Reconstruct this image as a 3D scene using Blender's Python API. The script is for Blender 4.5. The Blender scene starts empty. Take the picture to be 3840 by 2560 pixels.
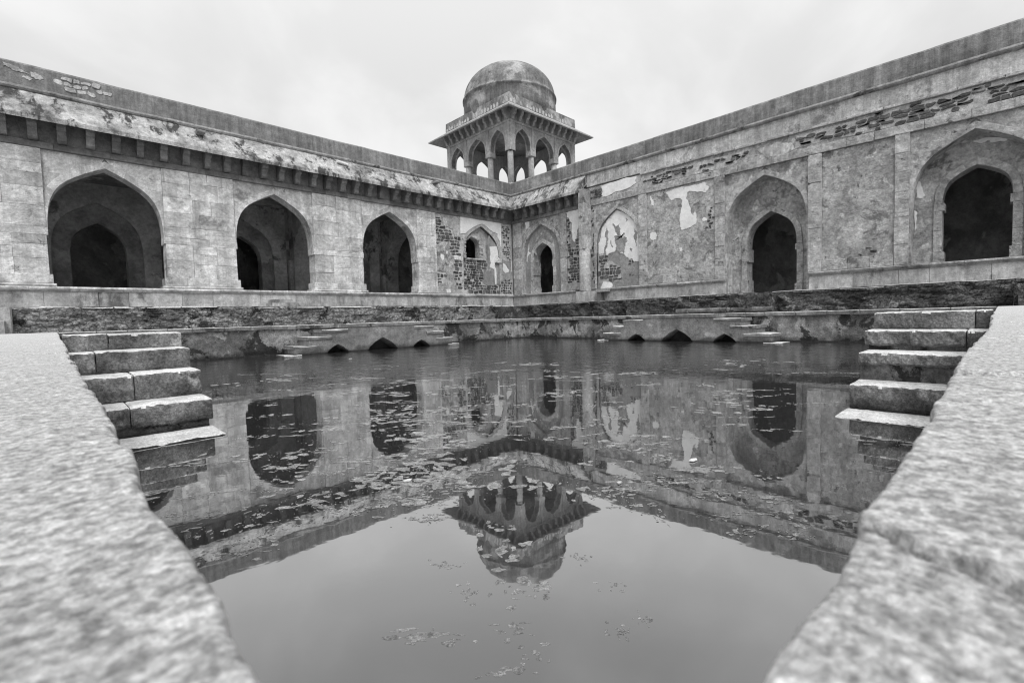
import bpy, math, random
from mathutils import Vector, Matrix, noise
R = random.Random(7)
SC = bpy.context.scene
COL = SC.collection
S = 0.75                      # design unit (depth of water below the lens) in metres
YW, XW = 25.2, 24.65          # wall planes of the two wings (design units)
TX0, TX1, TY0, TY1 = 0.019, 16.70, 0.022, 16.27   # tank opening
ZC = 0.95                     # top of the coping
ZT, PY, PX = 1.72, 20.2, 19.75  # terrace top and its two faces

# ------------------------------------------------------------------ camera
cam = bpy.data.cameras.new('camera'); camo = bpy.data.objects.new('camera', cam); COL.objects.link(camo)
cam.sensor_width = 36; cam.lens = 16.56; cam.clip_start = 0.005; cam.clip_end = 4000
yaw, pit, rol = 0.80259988, -0.05029638, -0.02784662
fw = Vector((math.cos(pit)*math.cos(yaw), math.cos(pit)*math.sin(yaw), math.sin(pit)))
rt = Vector((math.sin(yaw), -math.cos(yaw), 0)); up = rt.cross(fw)
r2 = math.cos(rol)*rt + math.sin(rol)*up; u2 = -math.sin(rol)*rt + math.cos(rol)*up
m = Matrix((r2, u2, -fw)).transposed().to_4x4(); m.translation = Vector((0, 0, 1.0*S))
camo.matrix_world = m
cam.dof.use_dof = True; cam.dof.focus_distance = 9.0; cam.dof.aperture_fstop = 27
SC.camera = camo

# ------------------------------------------------------------------ world: bright, thinly clouded sky
SUN_EL, SUN_DIR = math.radians(52), Vector((-0.42, -0.66, 1.00)).normalized()
wd = bpy.data.worlds.new('World'); SC.world = wd; wd.use_nodes = True
nt = wd.node_tree; nt.nodes.clear()
def WN(t, **k):
    n = nt.nodes.new(t)
    for a, b in k.items(): setattr(n, a, b)
    return n
sky = WN('ShaderNodeTexSky', sky_type='NISHITA', sun_disc=False)
sky.sun_elevation = SUN_EL; sky.sun_rotation = math.atan2(SUN_DIR.x, SUN_DIR.y)
sky.dust_density = 4; sky.air_density = 1
bw = WN('ShaderNodeRGBToBW'); nt.links.new(sky.outputs[0], bw.inputs[0])
tc = WN('ShaderNodeTexCoord'); sep = WN('ShaderNodeSeparateXYZ'); nt.links.new(tc.outputs['Generated'], sep.inputs[0])
def wm(op, a, b=None, clamp=False):
    n = WN('ShaderNodeMath', operation=op, use_clamp=clamp)
    for i, v in enumerate((a, b)):
        if v is None: continue
        if isinstance(v, (int, float)): n.inputs[i].default_value = v
        else: nt.links.new(v, n.inputs[i])
    return n.outputs[0]
zc = wm('MAXIMUM', sep.outputs[2], 0.0)
den = wm('ADD', zc, 0.55)
cmb = WN('ShaderNodeCombineXYZ')
nt.links.new(wm('DIVIDE', sep.outputs[0], den), cmb.inputs[0]); nt.links.new(wm('DIVIDE', sep.outputs[1], den), cmb.inputs[1])
cn = WN('ShaderNodeTexNoise'); cn.inputs['Scale'].default_value = 2.3; cn.inputs['Detail'].default_value = 7
cn.inputs['Roughness'].default_value = 0.5; cn.inputs['Distortion'].default_value = 0.35
nt.links.new(cmb.outputs[0], cn.inputs['Vector'])
mr = WN('ShaderNodeMapRange', interpolation_type='SMOOTHSTEP')
for i, v in enumerate((0.36, 0.64, 0.89, 1.15)): mr.inputs[i+1].default_value = v
nt.links.new(cn.outputs[0], mr.inputs[0])
grad = wm('ADD', wm('MULTIPLY', zc, 0.44), 0.375)          # overcast: brighter towards the zenith
val = wm('ADD', wm('MULTIPLY', grad, mr.outputs[0]), wm('MULTIPLY', bw.outputs[0], 0.003))
bg = WN('ShaderNodeBackground'); nt.links.new(val, bg.inputs[0]); bg.inputs[1].default_value = 1.0
ow = WN('ShaderNodeOutputWorld'); nt.links.new(bg.outputs[0], ow.inputs[0])
sun = bpy.data.lights.new('sun', 'SUN'); sun.energy = 1.5; sun.angle = math.radians(30); sun.color = (1, 1, 1)
suno = bpy.data.objects.new('sun', sun); COL.objects.link(suno)
suno.rotation_euler = SUN_DIR.to_track_quat('Z', 'Y').to_euler(); suno.location = (0, 0, 40)
vs = SC.view_settings; vs.view_transform = 'Standard'; vs.look = 'None'; vs.gamma = 1; vs.exposure = 0.62; vs.use_curve_mapping = False
SC.cycles.max_bounces = 6; SC.cycles.use_denoising = True; SC.cycles.denoiser = 'OPENIMAGEDENOISE'; SC.cycles.denoising_prefilter = 'ACCURATE'; SC.cycles.denoising_input_passes = 'RGB_ALBEDO_NORMAL'; SC.cycles.use_adaptive_sampling = False; SC.cycles.sample_clamp_indirect = 2.0; SC.cycles.filter_width = 1.15

# ------------------------------------------------------------------ materials (all grey: a black-and-white place)
def material(name, lo, hi, scale=1.5, streak=0.0, sscale=5.0, dark=None, dark2=None, light=None, grain=0.18, gscale=45.0,
             bump=0.35, bscale=28.0, bdist=0.02, rough=0.92, rnd=0.10, damp=False, band=0.0, contrast=(0.32, 0.68), cells=None, coarse=0.26, cscale=7.5, pits=None):
    mt = bpy.data.materials.new(name); mt.use_nodes = True
    t = mt.node_tree; t.nodes.clear(); L = t.links.new
    def N(ty, **k):
        n = t.nodes.new(ty)
        for a, b in k.items(): setattr(n, a, b)
        return n
    def M(op, a, b=None, clamp=False):
        n = N('ShaderNodeMath', operation=op, use_clamp=clamp)
        for i, v in enumerate((a, b)):
            if v is None: continue
            if isinstance(v, (int, float)): n.inputs[i].default_value = v
            else: L(v, n.inputs[i])
        return n.outputs[0]
    def NZ(sc, det=6, ro=0.6, vec=None, dist=0.0, w=None):
        n = N('ShaderNodeTexNoise')
        n.inputs['Scale'].default_value = sc; n.inputs['Detail'].default_value = det
        n.inputs['Roughness'].default_value = ro; n.inputs['Distortion'].default_value = dist
        L(vec or pos, n.inputs['Vector']); return n.outputs[0]
    def MR(v, a, b, c, d, smooth=True):
        n = N('ShaderNodeMapRange', interpolation_type='SMOOTHSTEP' if smooth else 'LINEAR')
        for i, q in enumerate((a, b, c, d)): n.inputs[i+1].default_value = q
        L(v, n.inputs[0]); return n.outputs[0]
    def MX(f, a, b):
        n = N('ShaderNodeMix', data_type='FLOAT'); L(f, n.inputs[0])
        for i, v in ((2, a), (3, b)):
            if isinstance(v, (int, float)): n.inputs[i].default_value = v
            else: L(v, n.inputs[i])
        return n.outputs[0]
    geo = N('ShaderNodeNewGeometry'); oi = N('ShaderNodeObjectInfo')
    off = N('ShaderNodeVectorMath', operation='SCALE'); off.inputs[0].default_value = (3.1, 7.7, 5.3); L(oi.outputs['Random'], off.inputs['Scale'])
    if rnd > 0.02:
        ad = N('ShaderNodeVectorMath', operation='ADD'); L(geo.outputs['Position'], ad.inputs[0]); L(off.outputs[0], ad.inputs[1]); pos = ad.outputs[0]
    else: pos = geo.outputs['Position']
    wpos = geo.outputs['Position']
    v = MX(MR(NZ(scale, 9, 0.62), contrast[0], contrast[1], 0, 1), lo, hi)
    def mapped(sv, src):
        mp = N('ShaderNodeMapping'); L(src, mp.inputs[0]); mp.inputs['Scale'].default_value = sv; return mp.outputs[0]
    if band:
        vr = N('ShaderNodeVectorRotate', rotation_type='AXIS_ANGLE'); vr.inputs['Axis'].default_value = (0.707, 0.707, 0)
        L(pos, vr.inputs['Vector']); L(M('MULTIPLY', M('SUBTRACT', oi.outputs['Random'], 0.5), 2.4), vr.inputs['Angle'])
        bz = NZ(1.0, 6, 0.72, mapped((1.1, 1.1, 9), vr.outputs[0]), 1.2)
        v = M('MULTIPLY', v, MR(bz, 0.3, 0.7, 1-band, 1+band))
    if streak:
        sz = NZ(1.0, 6, 0.7, mapped((sscale, sscale, sscale*0.07), wpos))
        v = M('MULTIPLY', v, MR(sz, 0.30, 0.70, 1-streak, 1+streak*0.75))
    if light:
        lz = NZ(light[0], 8, 0.62, wpos, 0.4); v = MX(MR(lz, light[1], light[2], 0, 1), v, light[3])
    if dark:
        dz = NZ(dark[0], 10, 0.70, wpos, 0.3); v = MX(MR(dz, dark[1], dark[2], 0, 1), v, dark[3])
    if dark2:
        dz = NZ(1.0, 9, 0.68, mapped((dark2[0], dark2[0], dark2[0]*dark2[4]), wpos), 0.2); v = MX(MR(dz, dark2[1], dark2[2], 0, 1), v, dark2[3])
    if pits:
        v = MX(MR(NZ(pits[0], 6, 0.7, wpos), pits[1], pits[1]+.05, 0, 1), v, pits[2])
    if damp:
        sp = N('ShaderNodeSeparateXYZ'); L(wpos, sp.inputs[0])
        hh = M('ADD', sp.outputs[2], M('MULTIPLY', M('SUBTRACT', NZ(1.6, 8, 0.65, wpos), 0.5), 0.55))
        v = MX(MR(hh, 0.02, 0.16, 0, 1), M('MULTIPLY', v, 0.38), v)
        v = MX(MR(sp.outputs[2], 0.012, 0.05, 0, 1), 0.03, v)
    v = M('MULTIPLY', v, MR(NZ(gscale, 5, 0.75), 0.35, 0.65, 1-grain, 1+grain, False))
    if coarse: v = M('MULTIPLY', v, MR(NZ(cscale, 7, 0.8), 0.37, 0.63, 1-coarse, 1+coarse, False))
    if rnd: v = M('MULTIPLY', v, MR(oi.outputs['Random'], 0, 1, 1-rnd, 1+rnd, False))
    p = N('ShaderNodeBsdfPrincipled'); L(v, p.inputs['Base Color']); p.inputs['Roughness'].default_value = rough
    p.inputs['Specular IOR Level'].default_value = 0.25
    h = M('ADD', NZ(bscale, 8, 0.7), M('MULTIPLY', NZ(bscale*0.22, 7, 0.7), 2.4))
    if cells:
        vo = N('ShaderNodeTexVoronoi', feature='DISTANCE_TO_EDGE'); vo.inputs['Scale'].default_value = cells
        L(mapped((1, 1, 1.7), wpos), vo.inputs['Vector'])
        h = M('ADD', h, M('MULTIPLY', MR(vo.outputs[0], 0, 0.08, 0, 1), 1.2))
    b = N('ShaderNodeBump'); b.inputs['Strength'].default_value = bump; b.inputs['Distance'].default_value = bdist
    L(h, b.inputs['Height']); L(b.outputs[0], p.inputs['Normal'])
    o = N('ShaderNodeOutputMaterial'); L(p.outputs[0], o.inputs[0])
    return mt

MAT = dict(
 ashlar=material('ashlar_stone', 0.44, 0.70, 1.6, streak=0.22, sscale=2.6, dark=(0.9, 0.53, 0.66, 0.28), dark2=(2.2, 0.56, 0.70, 0.30, 0.12), grain=0.14, band=0.16, rnd=0.15, bump=0.7, bdist=.03, pits=(3.0, .64, .22)),
 arch=material('arch_stone', 0.38, 0.56, 1.8, grain=0.14, rnd=0.10, band=0.10, dark=(1.2, 0.58, 0.72, 0.24), bump=0.55),
 trim=material('trim_stone', 0.34, 0.54, 1.5, grain=0.18, rnd=0.14, band=0.14, streak=0.08, dark=(1.3, 0.56, 0.68, 0.17), light=(1.6, 0.62, 0.70, 0.58), bump=1.0, bdist=.035, coarse=.34, pits=(3.4, .62, .13)),
 core=material('core_masonry', 0.22, 0.34, 1.5, rnd=0.0, bump=0.8),  # darkened partly for the shaded gaps between the eave brackets
 parapet=material('weathered_render', 0.15, 0.26, 0.8, streak=0.34, sscale=6.0, grain=0.2, rnd=0.0, bump=0.5, dark=(1.4, 0.62, 0.76, 0.09), light=(0.45, 0.60, 0.72, 0.32)),
 mould=material('moulding_stone', 0.20, 0.36, 1.2, streak=0.2, rnd=0.0, bump=0.6, dark=(1.5, 0.52, 0.64, 0.07)),
 eave=material('lichen_slab', 0.27, 0.54, 1.6, streak=0.26, sscale=6.0, rnd=0.0, grain=0.28, bump=0.9, light=(1.2, 0.62, 0.76, 0.50), dark=(0.95, 0.50, 0.63, 0.09), dark2=(2.6, 0.52, 0.60, 0.07, 0.30)),
 bracket=material('bracket_stone', 0.15, 0.25, 1.6, rnd=0.18, bump=0.6),  # tone lowered partly to paint in the shade under the eaves
 plaster=material('grey_plaster', 0.30, 0.48, 1.6, grain=0.26, gscale=50, rnd=0.0, bump=0.9, bscale=32, dark=(1.3, 0.55, 0.62, 0.19), light=(2.1, 0.57, 0.63, 0.56), contrast=(0.40, 0.60), coarse=.36, bdist=.035, pits=(3.6, .63, .12)),
 darkplaster=material('bare_plaster', 0.23, 0.33, 1.6, grain=0.2, gscale=60, rnd=0.0, bump=0.7, dark=(1.2, 0.58, 0.68, 0.16), light=(2.0, 0.62, 0.70, 0.44)),
 white=material('lime_plaster', 0.70, 0.84, 2.2, grain=0.08, rnd=0.0, bump=0.3, dark=(2.4, 0.62, 0.70, 0.38), coarse=.08),
 band=material('streaked_plaster', 0.38, 0.56, 1.1, streak=0.30, sscale=5.0, rnd=0.0, grain=0.18, bump=0.6, dark=(1.2, 0.56, 0.66, 0.18), light=(2.2, 0.60, 0.68, 0.62), coarse=.3),
 rubble=material('basalt_rubble', 0.055, 0.13, 3.0, grain=0.35, rnd=0.45, bump=1.0, bscale=35),
 mortar=material('mortar', 0.36, 0.54, 2.0, grain=0.3, rnd=0.0, bump=1.0, bscale=30, dark=(2.5, 0.58, 0.68, 0.12)),
 plinth=material('plinth_stone', 0.32, 0.52, 1.1, streak=0.20, sscale=4.0, rnd=0.12, grain=0.18, dark2=(1.3, 0.54, 0.66, 0.16, 0.5), bump=0.6),
 riser=material('ruined_riser', 0.05, 0.16, 1.6, rnd=0.0, grain=0.5, gscale=26, bump=1.0, bscale=16, bdist=0.06, light=(2.0, 0.58, 0.65, 0.30), contrast=(0.38, 0.62), cells=9),
 riser2=material('ruined_plaster_riser', 0.15, 0.36, 1.3, rnd=0.0, grain=0.45, gscale=26, bump=1.0, bscale=16, bdist=0.06, light=(1.6, 0.54, 0.60, 0.42), dark=(1.8, 0.54, 0.60, 0.05), contrast=(0.38, 0.62), cells=8),
 tank=material('tank_plaster', 0.13, 0.30, 1.3, streak=0.18, rnd=0.0, grain=0.36, bump=1.0, bdist=.04, dark=(1.5, 0.51, 0.55, 0.04), light=(1.7, 0.57, 0.61, 0.34), coarse=.35, damp=True, contrast=(0.4, 0.6)),
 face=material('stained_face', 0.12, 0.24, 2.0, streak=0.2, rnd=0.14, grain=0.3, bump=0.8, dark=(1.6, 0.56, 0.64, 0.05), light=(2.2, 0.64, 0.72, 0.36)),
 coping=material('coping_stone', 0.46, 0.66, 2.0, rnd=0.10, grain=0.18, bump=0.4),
 slab=material('foreground_slab', 0.31, 0.63, 300.0, rnd=0.03, grain=0.40, gscale=700, bump=0.8, bscale=360, bdist=0.003, contrast=(0.38, 0.60), coarse=0.20, cscale=70, light=(90, .58, .68, .80)),
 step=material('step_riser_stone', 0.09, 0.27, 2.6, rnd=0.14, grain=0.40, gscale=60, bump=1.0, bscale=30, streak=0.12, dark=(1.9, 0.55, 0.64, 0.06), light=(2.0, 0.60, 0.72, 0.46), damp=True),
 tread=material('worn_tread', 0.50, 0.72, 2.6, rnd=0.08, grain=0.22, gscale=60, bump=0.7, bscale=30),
 dome=material('dome_render', 0.14, 0.26, 0.9, streak=0.34, rnd=0.0, grain=0.2, bump=0.5, light=(0.75, 0.50, 0.62, 0.40), dark=(1.3, 0.58, 0.68, 0.09)),
 pavilion=material('pavilion_stone', 0.28, 0.44, 1.1, streak=0.14, rnd=0.0, grain=0.14, bump=0.4, dark=(1.1, 0.60, 0.74, 0.18)),
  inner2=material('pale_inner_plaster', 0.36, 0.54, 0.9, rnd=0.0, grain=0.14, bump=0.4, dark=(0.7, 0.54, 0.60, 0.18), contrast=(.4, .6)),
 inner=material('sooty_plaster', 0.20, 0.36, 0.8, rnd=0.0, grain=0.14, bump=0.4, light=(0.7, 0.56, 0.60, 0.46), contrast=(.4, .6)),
 ground=material('beaten_earth', 0.14, 0.24, 1.0, rnd=0.0, bump=0.6),
 stairbody=material('stair_masonry', 0.14, 0.24, 2.0, streak=0.15, rnd=0.0, grain=0.3, bump=0.9, light=(2.0, 0.60, 0.68, 0.32), dark=(1.6, 0.60, 0.68, 0.06), damp=True),
 dark=material('niche_shade_stone', 0.03, 0.05, 2.0, rnd=0.0),  # near-black colour stands in for the shade deep inside the stair niches
 weed=material('pond_weed', 0.33, 0.54, 9.0, rnd=0.0, grain=0.5, gscale=120, bump=1.0, bscale=90, rough=0.45, coarse=.45, cscale=40),
 litter=material('white_litter', 0.55, 0.7, 3.0, rnd=0.0, bump=0.0),
 slate=material('slate_inset', 0.12, 0.17, 3.0, rnd=0.0, bump=0.3),
)
def water_material():
    mt = bpy.data.materials.new('pond_water'); mt.use_nodes = True; t = mt.node_tree; t.nodes.clear(); L = t.links.new
    N = t.nodes.new
    geo = N('ShaderNodeNewGeometry')
    mp = N('ShaderNodeMapping'); L(geo.outputs['Position'], mp.inputs[0])
    n1 = N('ShaderNodeTexNoise'); n1.inputs['Scale'].default_value = 6; n1.inputs['Detail'].default_value = 3; L(mp.outputs[0], n1.inputs['Vector'])
    n2 = N('ShaderNodeTexNoise'); n2.inputs['Scale'].default_value = 1.2; n2.inputs['Detail'].default_value = 2; L(mp.outputs[0], n2.inputs['Vector'])
    ad = N('ShaderNodeMath'); ad.operation = 'ADD'; L(n1.outputs[0], ad.inputs[0]); L(n2.outputs[0], ad.inputs[1])
    b = N('ShaderNodeBump'); b.inputs['Distance'].default_value = 0.012; L(ad.outputs[0], b.inputs['Height'])
    # a breath of wind ruffles the far half of the tank
    sp = N('ShaderNodeSeparateXYZ'); L(geo.outputs['Position'], sp.inputs[0])
    sm = N('ShaderNodeMath'); sm.operation = 'ADD'; L(sp.outputs[0], sm.inputs[0]); L(sp.outputs[1], sm.inputs[1])
    n3 = N('ShaderNodeTexNoise'); n3.inputs['Scale'].default_value = 0.35; n3.inputs['Detail'].default_value = 4; L(mp.outputs[0], n3.inputs['Vector'])
    wv = N('ShaderNodeMath'); wv.operation = 'MULTIPLY_ADD'; L(n3.outputs[0], wv.inputs[0]); wv.inputs[1].default_value = 7.0; L(sm.outputs[0], wv.inputs[2])
    rg = N('ShaderNodeMapRange'); rg.interpolation_type = 'SMOOTHSTEP'
    for i_, q_ in enumerate((9.0, 17.0, 0.035, 0.85)): rg.inputs[i_+1].default_value = q_
    L(wv.outputs[0], rg.inputs[0]); L(rg.outputs[0], b.inputs['Strength'])
    f0 = N('ShaderNodeFresnel'); f0.inputs['IOR'].default_value = 1.33; L(b.outputs[0], f0.inputs['Normal'])
    f = N('ShaderNodeFloatCurve'); cv = f.mapping.curves[0]
    cv.points[0].location = (0.0, 0.12); cv.points[1].location = (1.0, 1.0)
    for p_ in ((.035, .21), (.06, .36), (.11, .52), (.25, .52), (.55, .62)): cv.points.new(*p_)
    f.mapping.update(); L(f0.outputs[0], f.inputs['Value'])
    d = N('ShaderNodeBsdfDiffuse'); d.inputs['Color'].default_value = (0.030, 0.030, 0.030, 1)
    g = N('ShaderNodeBsdfGlossy'); g.inputs['Roughness'].default_value = 0.02; g.inputs['Color'].default_value = (1, 1, 1, 1); L(b.outputs[0], g.inputs['Normal'])
    mx = N('ShaderNodeMixShader'); L(f.outputs[0], mx.inputs[0]); L(d.outputs[0], mx.inputs[1]); L(g.outputs[0], mx.inputs[2])
    o = N('ShaderNodeOutputMaterial'); L(mx.outputs[0], o.inputs[0]); return mt
MAT['water'] = water_material()

# ------------------------------------------------------------------ helpers
WLOC = {}
def thing(name, loc, label=None, cat=None, group=None, kind=None):
    o = bpy.data.objects.new(name, None); COL.objects.link(o); o.empty_display_size = 0.2
    o.location = Vector(loc)*S; WLOC[o.name] = Vector(loc)*S
    tag(o, label, cat, group, kind); return o
def tag(o, label=None, cat=None, group=None, kind=None):
    if label: o['label'] = label
    if cat: o['category'] = cat
    if group: o['group'] = group
    if kind: o['kind'] = kind
    return o
def obj(name, verts, faces, mat, parent=None, smooth=False, top=None):
    vs_ = [Vector(v)*S for v in verts]
    c = sum(vs_, Vector())/len(vs_)
    me = bpy.data.meshes.new(name); me.from_pydata([v-c for v in vs_], [], faces); me.update()
    me.materials.append(MAT[mat] if isinstance(mat, str) else mat)
    if smooth: me.polygons.foreach_set('use_smooth', [True]*len(me.polygons))
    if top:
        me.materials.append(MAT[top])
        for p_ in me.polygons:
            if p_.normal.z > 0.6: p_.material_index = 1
    o = bpy.data.objects.new(name, me); COL.objects.link(o); WLOC[o.name] = c
    if parent: o.parent = parent; o.location = c - WLOC[parent.name]
    else: o.location = c
    return o
class Frame:
    def __init__(s, f, flip): s.f = f; s.flip = flip
    def __call__(s, a, z, d): return s.f(a, z, d)
FL = Frame(lambda a, z, d: (a, YW-d, z), False)      # left wing, d towards the court
FR = Frame(lambda a, z, d: (XW-d, a, z), True)       # right wing
def area(p): return 0.5*sum(p[i-1][0]*p[i][1]-p[i][0]*p[i-1][1] for i in range(len(p)))
def inset(p, e):
    n = len(p); out = []
    for i in range(n):
        a, b, c = Vector(p[i-1]), Vector(p[i]), Vector(p[(i+1) % n])
        d1 = (b-a); d2 = (c-b)
        if d1.length < 1e-7 or d2.length < 1e-7: out.append(tuple(b)); continue
        n1 = Vector((-d1.y, d1.x)).normalized(); n2 = Vector((-d2.y, d2.x)).normalized()
        q = n1+n2
        if q.length < 1e-4: out.append(tuple(b+n1*e)); continue
        q.normalize(); k = e/max(0.4, q.dot(n1)); out.append(tuple(b+q*k))
    return out
def prism_data(poly, d0, d1, fr, bevel=0.012):
    p = [tuple(q) for q in poly]
    if area(p) < 0: p = p[::-1]
    n = len(p); V = [fr(a, z, d0) for a, z in p]; F = []
    rings = [0]
    if bevel:
        V += [fr(a, z, d1-bevel) for a, z in p]; V += [fr(a, z, d1) for a, z in inset(p, bevel)]; rings = [0, n, 2*n]
    else:
        V += [fr(a, z, d1) for a, z in p]; rings = [0, n]
    for r0, r1 in zip(rings, rings[1:]):
        for i in range(n):
            j = (i+1) % n; F.append((r0+i, r0+j, r1+j, r1+i))
    F.append(tuple(rings[-1]+i for i in range(n))); F.append(tuple(range(n))[::-1])
    if fr.flip: F = [f[::-1] for f in F]
    return V, F
def prism(name, poly, d0, d1, fr, mat, parent, bevel=0.012, top=None):
    V, F = prism_data(poly, d0, d1, fr, bevel); return obj(name, V, F, mat, parent, False, top)
def rect(a0, a1, z0, z1, j=0.0):
    q = [(a0, z0), (a1, z0), (a1, z1), (a0, z1)]
    return [(a+R.uniform(-j, j), z+R.uniform(-j, j)) for a, z in q] if j else q
def box(name, x0, x1, y0, y1, z0, z1, mat, parent=None, bevel=0.012, jit=0.0):
    fr = Frame(lambda a, b, d: (a, b, d), False)
    return prism(name, rect(x0, x1, y0, y1, jit), z0, z1, fr, mat, parent, bevel)
def extrude(name, prof, a0, a1, fr, mat, parent, e0=0.0, e1=0.0, segs=1):
    """profile [(d,z)..] swept along a; e0/e1 shear the ends by d (mitres)"""
    n = len(prof); V = []; F = []
    for k in range(segs+1):
        t = k/segs
        for d, z in prof:
            aa = a0+e0*d+(a1+e1*d-a0-e0*d)*t
            if segs > 1 and 0 < k < segs: V.append(fr(aa, z+.022*noise.noise(Vector((aa*.35, 1.7, z*.2)))+.012*noise.noise(Vector((aa*2.1, 5.7, z))), d+(.014*noise.noise(Vector((aa*1.9, z*3, 2.0))) if d > .0 else 0)))
            else: V.append(fr(aa, z, d))
    for k in range(segs):
        for i in range(n):
            j = (i+1) % n; F.append((k*n+i, k*n+j, (k+1)*n+j, (k+1)*n+i))
    F.append(tuple(range(n))[::-1]); F.append(tuple(segs*n+i for i in range(n)))
    sg = area(prof)
    if (sg > 0) != fr.flip: F = [f[::-1] for f in F]
    return obj(name, V, F, mat, parent)
def lathe(name, cx, cy, prof, mat, parent, n=48, smooth=True, rot=0.0):
    V = []; F = []
    for r, z in prof:
        for i in range(n):
            a = rot+2*math.pi*i/n; V.append((cx+r*math.cos(a), cy+r*math.sin(a), z))
    for k in range(len(prof)-1):
        for i in range(n):
            j = (i+1) % n; F.append((k*n+i, k*n+j, (k+1)*n+j, (k+1)*n+i))
    F.append(tuple(range(n))[::-1]); F.append(tuple((len(prof)-1)*n+i for i in range(n)))
    return obj(name, V, F, mat, parent, smooth)
def sq_lathe(name, cx, cy, prof, mat, parent, ring=False):
    V = []; F = []; n = 4
    for r, z in prof:
        for sx, sy in ((-1, -1), (1, -1), (1, 1), (-1, 1)): V.append((cx+sx*r, cy+sy*r, z))
    m_ = len(prof)
    for k in range(m_ if ring else m_-1):
        k2 = (k+1) % m_
        for i in range(n):
            j = (i+1) % n; F.append((k*n+i, k*n+j, k2*n+j, k2*n+i))
    if not ring: F.append((3, 2, 1, 0)); F.append(tuple((m_-1)*n+i for i in range(n)))
    return obj(name, V, F, mat, parent)
ARCH = [(1, 0), (0.992, .15), (0.968, .30), (0.925, .43), (0.855, .55), (0.76, .65), (0.64, .735), (0.49, .81), (0.32, .885), (0.16, .945), (0, 1)]
def arch_pts(c, hw, zs, za, grow=0.0):
    r = za-zs
    left = [(c-(hw+grow)*u, zs+(r+grow*1.15)*v) for u, v in ARCH]
    right = [(c+(hw+grow)*u, zs+(r+grow*1.15)*v) for u, v in ARCH[::-1]]
    return left+right[1:]          # from left spring over the apex to the right spring
def arch_x(c, hw, zs, za, z, grow=0.0):
    """half width of the arch at height z"""
    r = za-zs+grow*1.15; t = (z-zs)/r
    if t <= 0: return hw+grow
    for (u0, v0), (u1, v1) in zip(ARCH, ARCH[1:]):
        if v0 <= t <= v1: return (hw+grow)*(u0+(u1-u0)*(t-v0)/(v1-v0))
    return 0.0
def notched(a0, a1, z0, z1, arches, zb=None):
    """outline of a wall standing on z0, with arched gaps from below; arches: (c,hw,zs,za)"""
    p = [(a0, z1), (a0, z0)]
    for c, hw, zs, za in sorted(arches):
        p += [(c-hw, z0)]+arch_pts(c, hw, zs, za)+[(c+hw, z0)]
    p += [(a1, z0), (a1, z1)]
    return p
def arch_face(name, a0, a1, z0, z1, c, hw, zs, za, d0, d1, fr, mat, parent):
    """panel between a0..a1, z0..z1 with one arched gap, as a prism"""
    return prism(name, notched(a0, a1, z0, z1, [(c, hw, zs, za)]), d0, d1, fr, mat, parent, 0)
def voussoirs(c, hw, zs, za, wd_, d0, d1, fr, mat, parent, n=7, name='voussoir'):
    inn = arch_pts(c, hw, zs, za); out = arch_pts(c, hw, zs, za, wd_)
    k = len(inn); cuts = [0]
    for i in range(1, 2*n):
        cuts.append(round(i*(k-1)/(2*n)))
    cuts.append(k-1); cuts = sorted(set(cuts))
    for i0, i1 in zip(cuts, cuts[1:]):
        poly = inn[i0:i1+1]+out[i0:i1+1][::-1]
        prism(name, poly, d0, d1+R.uniform(-.006, .006), fr, mat, parent, 0.006)
def courses(z0, z1, lo, hi):
    zs = [z0]
    while z1-zs[-1] > hi*1.3: zs.append(zs[-1]+R.uniform(lo, hi))
    zs.append(z1); return zs
def cells(a0, a1, lo, hi):
    xs = [a0]
    while a1-xs[-1] > hi*1.35: xs.append(xs[-1]+R.uniform(lo, hi))
    xs.append(a1); return xs
def ashlar(a0, a1, z0, z1, fr, mat, parent, d0=-0.14, d1=0.0, lo=0.42, hi=0.78, wlo=0.7, whi=1.5, deep=(None, None), name='ashlar_block', g=0.003):
    def cut(xa, xb, za, zb):
        w, h = xb-xa, zb-za
        if h > hi and (h > w*0.62 or w < whi):
            t = za+h*R.uniform(.36, .64) if h < 2*hi else za+R.uniform(lo, hi)
            cut(xa, xb, za, t); cut(xa, xb, t, zb); return
        if w > whi:
            t = xa+w*R.uniform(.34, .66); cut(xa, t, za, zb); cut(t, xb, za, zb); return
        dd = d0
        if abs(xa-a0) < 1e-6 and deep[0] is not None: dd = deep[0]
        if abs(xb-a1) < 1e-6 and deep[1] is not None: dd = deep[1]
        prism(name, rect(xa+g, xb-g, za+g, zb-g, 0.007), dd, d1+R.uniform(-.014, .006), fr, mat, parent, 0.007)
    cut(a0, a1, z0, z1)
def inside(p, poly):
    x, y = p; r = False; j = len(poly)-1
    for i in range(len(poly)):
        xi, yi = poly[i]; xj, yj = poly[j]
        if (yi > y) != (yj > y) and x < (xj-xi)*(y-yi)/(yj-yi)+xi: r = not r
        j = i
    return r
def rough_outline(poly, amp=0.03, lev=3):
    p = [Vector(q) for q in poly]
    for l in range(lev):
        q = []
        for i in range(len(p)):
            a, b = p[i], p[(i+1) % len(p)]; d = b-a; q.append(a)
            if d.length > 0.05:
                nn = Vector((-d.y, d.x)).normalized(); q.append((a+b)/2+nn*R.gauss(0, 1)*min(amp, d.length*0.16))
        p = q; amp *= 0.6
    return [tuple(v) for v in p]
def patch(poly, d0, d1, fr, mat, parent, name='plaster_patch', amp=0.035, lev=3):
    return prism(name, rough_outline(poly, amp, lev), d0, d1, fr, mat, parent, 0)
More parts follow.
